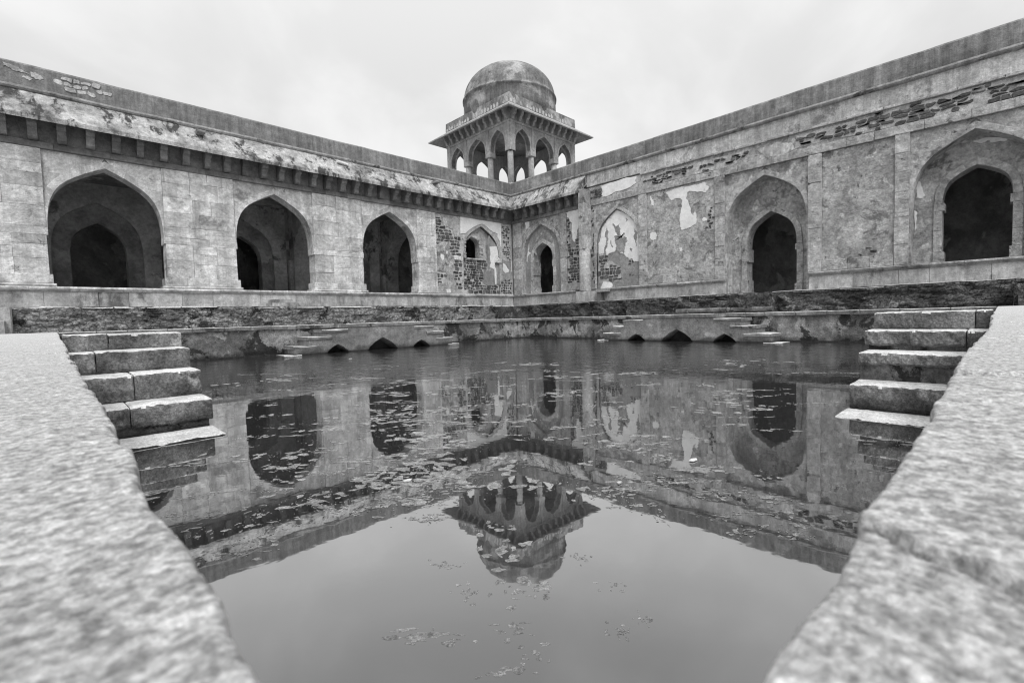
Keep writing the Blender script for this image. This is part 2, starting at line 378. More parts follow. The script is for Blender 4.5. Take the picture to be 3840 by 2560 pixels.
def rubble(poly, d0, d1, fr, parent, zl=(0.13, 0.24), wl=(0.16, 0.42), gap=0.05, keep=1.0, name='rubble_stone', edge=0.05, mat='rubble'):
    a0 = min(p[0] for p in poly); a1 = max(p[0] for p in poly); z0 = min(p[1] for p in poly); z1 = max(p[1] for p in poly)
    z = z0; row = R.uniform(0, 90)
    def wav(a, q): return .07*noise.noise(Vector((a*2.6, q*7.7, 1.3)))+.035*noise.noise(Vector((a*7, q*5.1, 4.3)))
    while z < z1-0.05:
        h = R.uniform(*zl); a = a0-R.uniform(0, 0.2); j0 = R.uniform(-.03, .03)
        while a < a1:
            w = R.uniform(*wl); j1 = R.uniform(-.035, .035); ca, cz = a+w/2, z+h/2
            if inside((ca+R.uniform(-edge, edge), cz+R.uniform(-edge, edge)), poly) and R.random() < keep:
                g = gap/2+R.uniform(-.006, .010)
                bl, br, tr_, tl = a+g-j0*.5, a+w-g-j1*.5, a+w-g+j1*.5, a+g+j0*.5
                lo_ = lambda q: z+g+wav(q, row)+R.uniform(-.01, .01); cutt = R.uniform(0, .06) if R.random() < .35 else 0; hi_ = lambda q: z+h-g-cutt+wav(q, row+1)+R.uniform(-.012, .012)
                c1, c2, c3, c4 = (R.uniform(.01, .05) for _ in range(4))
                pts = [(bl+c1, lo_(bl)), (ca, lo_(ca)), (br-c2, lo_(br)), (br, lo_(br)+c2), (tr_, hi_(tr_)-c3), (tr_-c3, hi_(tr_)), (ca, hi_(ca)), (tl+c4, hi_(tl)), (tl, hi_(tl)-c4), (bl, lo_(bl)+c1)]
                if hi_(ca)-lo_(ca) > .05: prism(name, pts, d0, d1+R.uniform(-.018, .018), fr, mat, parent, 0.010)
            a += w; j0 = j1
        z += h; row += 1
def fbm(x, y, z=0.0, o=4):
    v = 0; a = 1.0; f = 1.0
    for _ in range(o):
        v += a*noise.noise(Vector((x*f, y*f, z*f))); a *= 0.5; f *= 2.1
    return v
def sheet(name, us, vs_, fn, mat, parent=None, flip=False, smooth=True):
    V = [fn(u, v) for v in vs_ for u in us]; n = len(us); F = []
    for j in range(len(vs_)-1):
        for i in range(n-1):
            f = (j*n+i, j*n+i+1, (j+1)*n+i+1, (j+1)*n+i); F.append(f[::-1] if flip else f)
    return obj(name, V, F, mat, parent, smooth)
def lin(a, b, n): return [a+(b-a)*i/n for i in range(n+1)]

# ================================================================== setting: ground, water, tank, terrace
BIG = 900
go = (-30.0, 16.0+0.0)
ring = [(-BIG, -BIG), (BIG, -BIG), (BIG, BIG), (-BIG, BIG)]; hole = [(TX0-.4, TY0-.4), (TX1+.4, TY0-.4), (TX1+.4, TY1+.4), (TX0-.4, TY1+.4)]
tag(obj('ground', [(x, y, ZC-.03) for x, y in ring+hole], [(0, 1, 5, 4), (1, 2, 6, 5), (2, 3, 7, 6), (3, 0, 4, 7)], 'ground'), kind='structure')
tag(sheet('water', lin(TX0-.3, TX1+.3, 4), lin(TY0-.3, TY1+.3, 4), lambda x, y: (x, y, 0.0), 'water'), kind='structure')

# far tank walls (plaster skins with real relief) and their coping stones
def tank_wall(axis):
    if axis == 'L':
        f = lambda a, z: (a, TY1+0.035+0.02*fbm(a*1.3, z*2.2, 3.1)+(0.03 if z > 0.6+0.12*fbm(a*1.1, 5.0) else 0), z)
        o = sheet('tank_wall', lin(TX0-.3, TX1+.1, 220), lin(-.3, ZC-.10, 26), f, 'tank')
        fr = Frame(lambda a, z, d: (a, TY1-d, z), False); a0, a1 = TX0+.02, TX1
    else:
        f = lambda a, z: (TX1+0.035+0.02*fbm(a*1.3, z*2.2, 9.1)+(0.03 if z > 0.6+0.12*fbm(a*1.1, 8.0) else 0), a, z)
        o = sheet('tank_wall', lin(TY0-.3, TY1+.1, 220), lin(-.3, ZC-.10, 26), f, 'tank', flip=True)
        fr = Frame(lambda a, z, d: (TX1-d, a, z), True); a0, a1 = TY0+.02, TY1
    tag(o, kind='structure')
    xs = cells(a0, a1, 0.55, 1.05)
    for xa, xb in zip(xs, xs[1:]):
        dz = R.uniform(-.008, .004)
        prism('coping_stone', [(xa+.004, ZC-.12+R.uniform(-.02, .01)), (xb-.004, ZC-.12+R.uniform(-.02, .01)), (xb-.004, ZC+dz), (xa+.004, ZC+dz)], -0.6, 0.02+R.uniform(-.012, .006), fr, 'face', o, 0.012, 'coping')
    return o
tank_wall('L'); tank_wall('R')
# near coping: long worn slabs right under the lens
def edge_wobble(s, seed):
    v = 0.0028*fbm(s*17, seed, 0, 3)+0.0022*fbm(s*62, seed+3, 0, 4)+0.0010*fbm(s*230, seed+6, 0, 3)
    v += 0.0080*max(0.0, fbm(s*9, seed+9, 0, 2)-0.15)
    if seed > 20:      # the broken notch of the right-hand coping
        tb = ((0, 0), (.066, .0007), (.076, -.0004), (.089, .0), (.102, .0022), (.126, .0006), (.142, -.0026), (.171, .0014), (.222, -.0008), (.29, -.0006), (.51, -.003), (1.26, .002), (30, 0))
        for (s0, e0), (s1, e1) in zip(tb, tb[1:]):
            if s0 <= s < s1: v = v*.6+e0+(e1-e0)*(s-s0)/(s1-s0)
    return v*min(1.0, 0.5+abs(s)*0.7)+0.010*fbm(s*0.9, seed+5, 0, 2)*min(1.0, max(0.0, s-0.4))
CROSS = [(0.0, -.30), (0.0, -.14), (0.0015, -.115), (0.0, -.07), (-.001, -.04), (0.0, -.02), (0.0, -.010), (0.0001, -.005), (0.0004, -.0022), (0.0010, -.0007), (0.0022, -.0001)]
w_ = 0.004
while w_ < 1.0: CROSS.append((w_, 0.0)); w_ += max(0.0022, w_*0.045)
CROSS.append((1.0, 0.0)); CROSS.append((1.0, -.3))
def near_slab(parent, side, s0, s1, seed):
    ss = []; s = s0
    while s < s1-1e-4:
        ss.append(s); s += (0.0006 if .095 < s < .15 else max(0.0012, abs(s)*0.012)) if s > -.03 else 0.05
    ss.append(s1)
    if s1-ss[-2] < 0.001: ss.pop(-2)
    V = []; F = []; n = len(CROSS)
    for s in ss:
        e = edge_wobble(s, seed); ge = min(abs(s-s0), abs(s1-s))
        jd = -.006*max(0.0, 1-ge/(.004+.006*min(1, abs(s))))
        for w, dz in CROSS:
            ww = w+e*max(0.0, 1-w/0.08) if w < 0.08 else w
            z = ZC+dz
            if dz > -.01: z += 0.0006*fbm(s*70, w*70, seed, 3)+0.0010*fbm(s*9, w*9, seed+2, 2)*min(1, w/0.02)+jd
            if side == 'R' and dz > -.05:      # old crack across the slab
                cs = 0.133-0.55*w+0.003*fbm(w*120, 1.0)
                if w < 0.045: z -= 0.022*max(0.0, 1-abs(s-cs)/0.0038)**.7*(1-w/0.048)
            V.append((TX0-ww, s, z) if side == 'L' else (s, TY0-ww, z))
    for k in range(len(ss)-1):
        for i in range(n-1):
            f = (k*n+i, k*n+i+1, (k+1)*n+i+1, (k+1)*n+i); F.append(f if side == 'L' else f[::-1])
    F.append(tuple(range(n)) if side == 'R' else tuple(range(n))[::-1]); q = (len(ss)-1)*n
    F.append(tuple(q+i for i in range(n))[::-1] if side == 'R' else tuple(q+i for i in range(n)))
    o = obj('coping_slab', V, F, 'slab', parent, True); return o
for side, cuts in (('L', [-.98, 1.437, 2.52, 3.757, 5.1, 6.6, 8.1, 9.4, 11.0, 12.5, 14.1, 15.3, TY1+.0]),
                   ('R', [TX0+.003, 0.487, 1.884, 3.40, 4.7, 6.1, 7.6, 9.0, 10.6, 12.2, 13.8, 15.2, TX1])):
    if side == 'L':
        w = sheet('tank_wall', lin(TY0-.3, TY1+.1, 120), lin(-.3, ZC-.2, 10), lambda a, z: (TX0-.03-0.02*fbm(a*1.3, z*2.2, 5.1), a, z), 'tank')
    else:
        w = sheet('tank_wall', lin(TX0-.3, TX1+.1, 120), lin(-.3, ZC-.2, 10), lambda a, z: (a, TY0-.03-0.02*fbm(a*1.3, z*2.2, 6.1), z), 'tank', flip=True)
    tag(w, kind='structure')
    for i, (a, b) in enumerate(zip(cuts, cuts[1:])): near_slab(w, side, a+.002+.010*min(1, abs(a)*2), b-.002-.010*min(1, abs(b)*2), 11.3 if side == 'L' else 47.7)

# walkway paving between tank and terrace, and the terrace with its ruined retaining faces
ter = sheet('terrace', lin(-9, PX+6, 3), lin(PY+.02, YW+.2, 3), lambda x, y: (x, y, ZT), 'ground'); tag(ter, kind='structure')
sheet('terrace_top', lin(PX+.02, XW+.2, 3), lin(-9, PY+.02, 3), lambda x, y: (x, y, ZT-.004), 'ground', ter)
def riser_depth(a, z, sd):
    t = (z-ZC)/(ZT-ZC)
    v = 0.07*fbm(a*1.1, z*2.5, sd)+0.06*fbm(a*4, z*7, sd+4)+0.035*fbm(a*9, z*16, sd+7, 3)
    v += 0.10*max(0.0, fbm(a*0.55, 2.0, sd+1, 2))*(1 if t < .7 else .3)
    return v*(0.35 if t > 0.93 else 1.0)
zz = lin(ZC-.05, ZT, 30)
sheet('retaining_face', lin(-9, PX+.1, 560), zz, lambda a, z: (a, PY+riser_depth(a, z, 1.0), z+(0.02*fbm(a*1.3, 1, 1) if z > ZT-.01 else 0)), 'riser2', ter)
sheet('retaining_face', lin(-9, PY+.1, 560), zz, lambda a, z: (PX+riser_depth(a, z, 31.0), a, z+(0.02*fbm(a*1.3, 9, 1) if z > ZT-.01 else 0)), 'riser', ter, flip=True)
# worn lip stones of the terrace
for fr, a0, a1 in ((Frame(lambda a, z, d: (a, PY-d, z), False), -9, PX), (Frame(lambda a, z, d: (PX-d, a, z), True), -9, PY)):
    xs = cells(a0, a1, 0.9, 2.2)
    for xa, xb in zip(xs, xs[1:]):
        dz = R.uniform(-.03, .02)
        prism('lip_stone', rough_outline([(xa, ZT-.10), (xb, ZT-.10), (xb, ZT+dz), (xa, ZT+dz)], .012, 2), -0.5, 0.02+R.uniform(-.03, .02), fr, 'riser' if fr.flip else 'riser2', ter, .012 if fr.flip else .035, 'coping')

# ================================================================== left wing: three deep pointed arches
BAY = [(-4.62, 1.80), (1.79, 1.80), (8.20, 1.80), (14.62, 1.80)]
ZS, ZA, ZF = 4.93, 7.48, 2.62
lw = thing('arcaded_wing', (8, YW, ZT), 'long stone palace wing with three deep pointed arches under a bracketed eave', 'building')
A0 = -9.0
WIN = (21.06, 0.72, 6.02, 6.70)
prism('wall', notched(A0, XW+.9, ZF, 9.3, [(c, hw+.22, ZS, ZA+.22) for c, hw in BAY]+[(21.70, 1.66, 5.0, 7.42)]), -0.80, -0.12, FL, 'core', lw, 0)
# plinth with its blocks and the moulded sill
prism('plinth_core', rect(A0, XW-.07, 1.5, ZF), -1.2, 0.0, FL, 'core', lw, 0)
xs = cells(A0, XW-.10, 0.9, 2.1)
for xa, xb in zip(xs, xs[1:]): prism('plinth_block', rect(xa+.004, xb-.004, 1.55, 2.49, .004), -0.1, 0.08+R.uniform(-.012, .006), FL, 'plinth', lw, 0.008)
SILL = [(-.2, 2.49), (.10, 2.49), (.13, 2.53), (.17, 2.55), (.20, 2.60), (.20, 2.64), (.16, 2.67), (-.2, 2.67)]
xs = cells(A0, XW-.0, 1.1, 2.6)
for i, (xa, xb) in enumerate(zip(xs, xs[1:])):
    last = i == len(xs)-2
    extrude('sill_moulding', [(d+R.uniform(-.01, .006), z+.0) for d, z in SILL], xa+.004, xb-(0 if last else .004), FL, 'ashlar', lw, 0, -1 if last else 0)
# piers
edges = [(A0, BAY[0][0]-1.84)]+[(BAY[i][0]+1.84, BAY[i+1][0]-1.84) for i in range(3)]+[(BAY[3][0]+1.84, 17.85)]
for a0, a1 in edges:
    deepL = -0.8 if a0 > A0 else None; deepR = -0.8 if a1 < 17 else None
    ashlar(a0, a1, 3.14, 4.62, FL, 'ashlar', lw, deep=(deepL, deepR))
    # impost course projects a little into the opening
    ashlar(a0-(.05 if deepL else 0), a1+(.05 if deepR else 0), 4.62, 4.93, FL, 'ashlar', lw, lo=.3, hi=.32, deep=(deepL, deepR))
    ashlar(a0, a1, 4.93, 7.86, FL, 'ashlar', lw)
    # base blocks and their moulded foot
    e0, e1 = (.10 if deepL else 0), (.10 if deepR else 0)
    xs = cells(a0-e0, a1+e1, 0.7, 1.3)
    for i, (xa, xb) in enumerate(zip(xs, xs[1:])):
        prism('base_block', rect(xa+.003, xb-.003, 2.79, 3.14), -0.8 if (i == 0 and deepL) or (i == len(xs)-2 and deepR) else -.12, 0.07, FL, 'ashlar', lw, 0.02)
    prism('base_moulding', rect(a0-e0*1.8, a1+e1*1.8, 2.672, 2.79), -0.8, 0.14, FL, 'ashlar', lw, 0.04)
# spandrels, voussoirs and the dark frame line round each arch
for c, hw in BAY:
    voussoirs(c, hw, ZS, ZA, 0.24, -0.8, -0.08, FL, 'ashlar', lw, 5)
    for sg in (-1, 1):
        zs = courses(ZS+.02, 7.86, 0.5, 0.8)
        for za, zb in zip(zs, zs[1:]):
            out = c+sg*1.84
            pts = [(out, za), (out, zb)]
            for k in range(7):
                z = zb+(za-zb)*k/6
                pts.append((c+sg*max(0.015, arch_x(c, hw, ZS, ZA, z, 0.245)), z))
            if abs(pts[2][0]-out) < 0.03 and abs(pts[-1][0]-out) < 0.03: continue
            pts = [(a, z+(-.004 if i == 1 or (i >= 2 and z > zb-.001) else .004 if z < za+.001 else 0)) for i, (a, z) in enumerate(pts)]
            prism('spandrel_block', pts, -0.2, -0.10, FL, 'ashlar', lw, 0)
# lintel course under the brackets
xs = cells(A0, XW-.02, 0.8, 1.9)
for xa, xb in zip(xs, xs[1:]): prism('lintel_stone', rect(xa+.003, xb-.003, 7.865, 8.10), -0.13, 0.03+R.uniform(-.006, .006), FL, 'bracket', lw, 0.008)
# eave slab on brackets, moulding, parapet
EAVE = [(0.76, 8.66), (0.76, 8.83), (0.06, 9.86), (-.10, 9.86), (-.10, 9.35), (0.0, 9.30)]
extrude('eave', EAVE, A0, XW, FL, 'eave', lw, 0, -1, 120)
BRK = [(-.1, 8.12), (.26, 8.12), (.33, 8.18), (.35, 8.38), (.39, 8.48), (.50, 8.51), (.57, 8.58), (.59, 8.78), (-.1, 9.34)]
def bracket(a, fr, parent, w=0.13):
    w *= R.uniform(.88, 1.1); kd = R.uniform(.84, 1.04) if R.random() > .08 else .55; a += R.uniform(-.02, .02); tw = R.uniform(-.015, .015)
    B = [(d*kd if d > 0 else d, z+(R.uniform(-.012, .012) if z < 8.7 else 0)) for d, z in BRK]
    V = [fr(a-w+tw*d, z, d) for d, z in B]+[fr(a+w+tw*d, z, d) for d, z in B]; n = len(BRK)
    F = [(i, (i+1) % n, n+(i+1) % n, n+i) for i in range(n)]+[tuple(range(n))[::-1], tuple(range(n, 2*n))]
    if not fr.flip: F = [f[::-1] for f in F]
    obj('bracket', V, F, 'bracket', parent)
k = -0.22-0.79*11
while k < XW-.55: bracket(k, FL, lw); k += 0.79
MOULD = [(-.1, 9.82), (.05, 9.82), (.12, 9.86), (.15, 9.92), (.13, 9.98), (.06, 10.02), (-.1, 10.02)]
extrude('string_moulding', MOULD, A0, XW, FL, 'mould', lw, 0, -1, 110)
PAR = [(-.42, 9.9), (.03, 9.9), (.045, 10.3), (.02, 10.80), (-.05, 10.88), (-.34, 10.88), (-.42, 10.80)]
extrude('parapet', PAR, A0, XW, FL, 'parapet', lw, 0, -1, 110)
# gallery behind the arches
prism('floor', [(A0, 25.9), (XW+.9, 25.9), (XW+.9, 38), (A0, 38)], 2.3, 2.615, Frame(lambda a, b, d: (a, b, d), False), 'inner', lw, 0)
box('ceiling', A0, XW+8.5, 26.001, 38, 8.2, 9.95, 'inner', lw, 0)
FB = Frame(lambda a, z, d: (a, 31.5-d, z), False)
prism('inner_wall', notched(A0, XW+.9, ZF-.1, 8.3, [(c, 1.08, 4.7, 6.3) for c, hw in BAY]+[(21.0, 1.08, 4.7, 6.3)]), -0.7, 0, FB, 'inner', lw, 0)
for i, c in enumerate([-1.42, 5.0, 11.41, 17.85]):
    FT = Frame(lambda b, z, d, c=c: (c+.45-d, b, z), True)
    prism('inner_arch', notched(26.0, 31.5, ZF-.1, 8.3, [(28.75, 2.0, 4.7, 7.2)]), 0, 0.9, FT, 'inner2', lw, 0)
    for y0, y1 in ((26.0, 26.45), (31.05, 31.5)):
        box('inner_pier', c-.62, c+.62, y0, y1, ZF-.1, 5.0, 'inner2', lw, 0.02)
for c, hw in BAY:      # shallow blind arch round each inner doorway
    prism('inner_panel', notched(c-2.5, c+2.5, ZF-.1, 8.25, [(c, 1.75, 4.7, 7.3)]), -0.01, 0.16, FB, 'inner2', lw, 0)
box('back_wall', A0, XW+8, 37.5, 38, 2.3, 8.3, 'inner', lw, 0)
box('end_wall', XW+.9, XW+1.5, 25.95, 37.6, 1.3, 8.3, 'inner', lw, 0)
# bay with the broken window: rubble, bare plaster, lime plaster
prism('mortar_bed', notched(17.85, XW-.0, 2.67, 7.865, [(21.70, 1.66, 5.0, 7.42)]), -0.14, -0.055, FL, 'mortar', lw, 0)
prism('niche_back', notched(19.9, 23.5, 2.7, 7.6, [(21.04, 0.68, 5.98, 6.70)]), -0.79, -0.34, FL, 'mortar', lw, 0)
prism('niche_fill', rect(20.045, 23.355, 2.69, 5.08), -0.78, -0.16, FL, 'mortar', lw, 0)
def soffit_band(pts, d0, d1, fr, mat, parent, name):
    V = [fr(a, z, d0) for a, z in pts]+[fr(a, z, d1) for a, z in pts]; n = len(pts)
    return obj(name, V, [(i, i+1, n+i+1, n+i) for i in range(n-1)], mat, parent)
soffit_band(arch_pts(21.70, 1.66, 5.0, 7.42), -0.5, -0.058, FL, 'darkplaster', lw, 'niche_soffit')
prism('window_sill', rect(20.45, 21.98, 5.06, 5.17), -0.3, -0.09, FL, 'ashlar', lw, 0.02)
prism('corbel_stone', [(22.93, 4.98), (23.55, 4.98), (23.55, 5.24), (23.3, 5.3), (23.05, 5.55), (22.93, 5.25)], -0.1, 0.02, FL, 'ashlar', lw, 0.02)
P = {
'rubA':[(17.9,7.66),(18.27,7.71),(18.45,6.99),(19.16,6.89),(19.26,6.46),(19.82,6.42),(19.8,5.29),(19.26,5.21),(18.99,5.36),(18.88,6.15),(18.63,6.09),(17.88,5.86)],
'rubA2':[(19.3,4.89),(19.82,4.93),(19.77,2.74),(19.45,3.01),(19.29,3.95)],
'rubA3':[(17.88,4.05),(18.57,4.05),(18.57,3.8),(18.14,3.4),(17.88,3.35)],
'rubW':[(19.95,5.05),(22.26,5.05),(21.84,4.3),(21.65,3.48),(22.37,3.26),(23.31,3.45),(23.31,2.77),(20.97,2.74),(19.95,2.97),(19.97,4.02),(20.2,4.26),(20.02,4.8)],
'rubE':[(23.5,3.70),(24.5,3.78),(24.5,2.77),(23.3,2.77),(23.3,3.45)],
'rubC':[(23.67,7.7),(24.45,7.7),(24.45,5.28),(23.98,5.24),(23.66,5.51)],
'whiteW':[(19.85,7.855),(21.77,7.855),(23.58,7.855),(23.55,6.2),(23.47,6.18),(23.42,6.57),(23.24,7.04),(22.75,7.15),(21.75,7.60),(20.67,7.10),(20.55,7.02),(20.30,6.79),(19.84,6.74)],
'whiteW2':[(22.49,6.06),(22.78,6.13),(23.50,6.19),(23.50,5.41),(23.12,5.53),(22.95,4.74),(23.08,4.6),(23.07,3.38),(22.97,3.43),(22.91,4.54),(22.49,4.66),(22.64,4.96),(22.52,5.34),(22.6,5.63)],
'whiteC':[(23.67,4.98),(23.9,4.89),(24.3,4.54),(24.22,4.36),(23.91,4.27),(23.65,4.53)],
}
for kx in ('rubA', 'rubA2', 'rubA3'): rubble(P[kx], -0.07, -0.028, FL, lw, (.16, .27), (.2, .5))
rubble(P['rubW'], -0.18, -0.125, FL, lw, (.16, .28), (.2, .5))
rubble(P['rubE'], -0.07, -0.028, FL, lw, (.12, .19), (.15, .3)); rubble(P['rubC'], -0.07, -0.028, FL, lw, (.12, .2), (.15, .3), keep=.8)
patch([(17.86, 7.85), (19.84, 7.85), (19.84, 6.5), (19.3, 6.5), (19.2, 6.95), (18.5, 7.05), (18.3, 7.75), (17.9, 7.75)], -.06, -.03, FL, 'plaster', lw)
patch([(17.86, 5.8), (18.6, 6.05), (18.85, 6.1), (18.95, 5.3), (19.25, 5.1), (19.28, 3.95), (19.42, 3.0), (19.6, 2.7), (17.86, 2.7), (17.86, 3.3), (18.15, 3.35), (18.6, 3.85), (18.6, 4.1), (17.86, 4.15)], -.06, -.024, FL, 'plaster', lw)
patch([(18.16, 5.25), (18.38, 5.2), (18.42, 4.95), (18.28, 4.85), (18.15, 5.05)], -.03, -.016, FL, 'white', lw, amp=.02)
patch([(18.62, 5.5), (18.74, 5.45), (18.72, 5.3), (18.62, 5.3)], -.03, -.016, FL, 'white', lw, amp=.02)
patch([(18.5, 2.95), (18.85, 3.0), (18.9, 2.78), (18.55, 2.74)], -.03, -.016, FL, 'white', lw, amp=.02)
prism('quoin_stone', rect(19.28, 19.84, 4.95, 5.24), -.08, -.015, FL, 'ashlar', lw, .02)
patch(P['whiteW'], -.06, -.02, FL, 'white', lw, amp=.03)
# moulded reveal of the niche: lime and bare plaster tongues beside the opening
patch([(22.26, 5.1), (22.5, 6.9), (23.2, 6.2), (23.4, 5.0), (23.35, 3.45), (22.4, 3.3), (21.75, 3.5), (21.9, 4.3)], -.2, -.135, FL, 'darkplaster', lw)
patch([(x-.02, z) for x, z in P['whiteW2'] if x < 23.6], -.16, -.115, FL, 'white', lw, amp=.02)
patch([(23.6, 5.3), (24.0, 5.15), (24.5, 5.2), (24.52, 3.8), (23.6, 3.7)], -.06, -.035, FL, 'darkplaster', lw)
patch(P['whiteC'], -.04, -.022, FL, 'white', lw, amp=.02)
patch([(24.50, 5.2), (24.56, 5.2), (24.56, 4.4), (24.53, 4.4)], -.04, -.02, FL, 'white', lw, amp=.005, lev=1)
# ragged stones round the small window
for i in range(26):
    t = i/25; pts = arch_pts(21.04, 0.74, 5.98, 6.76); q = pts[int(t*(len(pts)-1))]
    w = R.uniform(.10, .2); h = R.uniform(.08, .15); an = R.uniform(-.5, .5)
    po = [(q[0]+math.cos(an+k*math.pi/3)*w, q[1]+math.sin(an+k*math.pi/3)*h) for k in range(6)]
    prism('ragged_stone', po, -.32, -.24+R.uniform(-.04, .10), FL, 'mortar', lw, .03)
for i in range(9):
    for sg in (-1, 1):
        z = 5.2+i*.09; a = 21.04+sg*(0.76+R.uniform(-.04, .06))
        prism('ragged_stone', [(a-.13, z-.05), (a+.13, z-.055), (a+.15, z+.04), (a-.12, z+.05)], -.32, -.22+R.uniform(-.04, .08), FL, 'mortar', lw, .02)
# parapet: exposed stones at the far end, drain spouts, broken ledge
for po in ([(-.85, 10.72), (-.45, 10.66), (-.2, 10.5), (-.6, 10.5), (-.85, 10.58)], [(-.15, 10.6), (.12, 10.55), (.1, 10.38), (-.12, 10.42)], [(-.35, 10.42), (-.1, 10.35), (-.2, 10.26), (-.4, 10.3)]): patch(po, .0, .06, FL, 'band', lw)
rubble([(.5, 10.7), (1.2, 10.76), (2.2, 10.66), (2.2, 10.45), (1.8, 10.2), (.8, 10.25), (.5, 10.4)], .0, .065, FL, lw, (.13, .2), (.16, .36), .03, .85, 'exposed_stone', .05, 'band')
for a, z in ((5.08, 9.55), (17.64, 9.6)):
    prism('drain_spout', [(a-.16, z-.06), (a+.14, z-.06), (a+.18, z+.05), (a-.18, z+.07)], .0, .72, FL, 'mould', lw, .03)
prism('broken_ledge', [(11.35, 9.58), (11.95, 9.5), (11.95, 9.62), (11.35, 9.70)], .0, .42, FL, 'white', lw, .03)

# ================================================================== right wing: doorways, blind niche, plaster panels
rw = thing('plastered_wing', (XW, 10, ZT), 'weathered wing of peeling plaster panels with pointed doorways and a blind niche', 'building')
B0 = -9.0
DOOR = dict(d1=(22.39, .93, 4.95, 6.20), d2=(7.84, 1.12, 4.14, 5.85), d3=(0.67, .96, 5.04, 6.32))
OUT = [(22.39, 1.72), (7.91, 1.78), (0.72, 1.78), (-6.0, 1.78)]
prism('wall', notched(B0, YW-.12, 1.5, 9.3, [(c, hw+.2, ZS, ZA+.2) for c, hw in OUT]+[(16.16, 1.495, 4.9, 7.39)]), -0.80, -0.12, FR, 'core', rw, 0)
# recessed back planes with the door openings
def recess(c, r, dw, zb, zt, mat):
    w = notched(c-2.2, c+2.2, zb, 8.0, [dw])
    return prism('recess_wall', w, -r-.75, -r, FR, mat, rw, 0)
recess(22.39, .25, (22.39, .93+.22, 4.95, 6.42), ZF-.05, 8, 'darkplaster')
recess(7.91, .8, (7.84, 1.12+.25, 4.14, 6.10), 1.6, 8, 'plaster')
recess(.72, .8, (.67, .96+.25, 5.04, 6.57), ZF-.05, 8, 'plaster')
recess(-6.0, .8, (-6.0, .96+.25, 5.04, 6.57), ZF-.05, 8, 'plaster')
prism('recess_sill', rect(20.4, 24.4, 1.5, ZF+.005), -1.0, -.05, FR, 'core', rw, 0)
prism('recess_sill', rect(-1.5, 2.9, 1.5, ZF+.005), -1.6, -.05, FR, 'core', rw, 0)
for nm, r, zb in (('d1', .25, ZF), ('d2', .8, 1.6), ('d3', .8, ZF)):
    c, hw, zs, za = DOOR[nm]
    voussoirs(c, hw, zs, za, .24, -r-.72, -r+.05, FR, 'trim', rw, 4, 'door_voussoir')
    for sg in (-1, 1):
        a0, a1 = sorted((c+sg*hw, c+sg*(hw+.26)))
        z = zb+.01; first = True
        while z < zs-.05:
            h = .5 if first and zb > 2 else R.uniform(.6, 1.0)
            h = min(h, zs-z) if zs-z-h > .25 else zs-z
            e = .07 if first or z+h > zs-.01 else .0
            b0, b1 = (a0, a1+e*.0) if sg > 0 else (a0, a1)
            if sg > 0: b0 -= e
            else: b1 += e
            prism('jamb_stone', rect(b0, b1, z+.004, z+h-.004), -r-.72, -r+(.10 if first else .05), FR, 'trim', rw, .01); z += h; first = False
# outer arch rings and spandrels of the deep bays
for c, hw in OUT:
    voussoirs(c, hw, ZS, ZA, .23, -0.8 if c < 20 else -.3, -.04, FR, 'trim', rw, 5)
    for sg in (-1, 1):
        a0, a1 = sorted((c+sg*hw, c+sg*(hw+.20)))
        zs = courses(2.68 if c != 7.91 else 1.6, ZS, .6, 1.0)
        for za, zb in zip(zs, zs[1:]): prism('jamb_stone', rect(a0+.002, a1, za+.004, zb-.004), -.8 if c < 20 else -.3, -.03+R.uniform(-.008, .008), FR, 'trim', rw, .01)
        out = c+sg*1.84; pts = [(out, ZS+.02), (out, 7.86)]
        for k in range(15):
            z = 7.86+(ZS+.02-7.86)*k/14; pts.append((c+sg*max(.012, arch_x(c, hw, ZS, ZA, z, .235)), z))
        prism('spandrel', pts, -.2, -.07, FR, 'plaster', rw, 0)
# pilaster strips
for b0, b1, zb in ((20.02, 20.58, 2.68), (24.23, YW-.1, 2.68), (14.13, 14.66, 2.68), (9.75, 10.25, 2.68), (5.54, 6.08, 2.68), (2.56, 3.02, 2.68), (-1.6, -1.12, 2.68), (-4.2, -3.8, 2.68)):
    zs = courses(zb, 7.86, .55, 1.1)
    for i, (za, zt) in enumerate(zip(zs, zs[1:])):
        prism('pilaster_block', rect(b0+.004, b1-.004, za+.003, zt-.003, .008), -.13, .045+R.uniform(-.015, .01), FR, 'trim', rw, .012)
prism('slate_inset', rect(9.77, 10.22, 5.47, 6.48), -.05, .035, FR, 'slate', rw, .01)
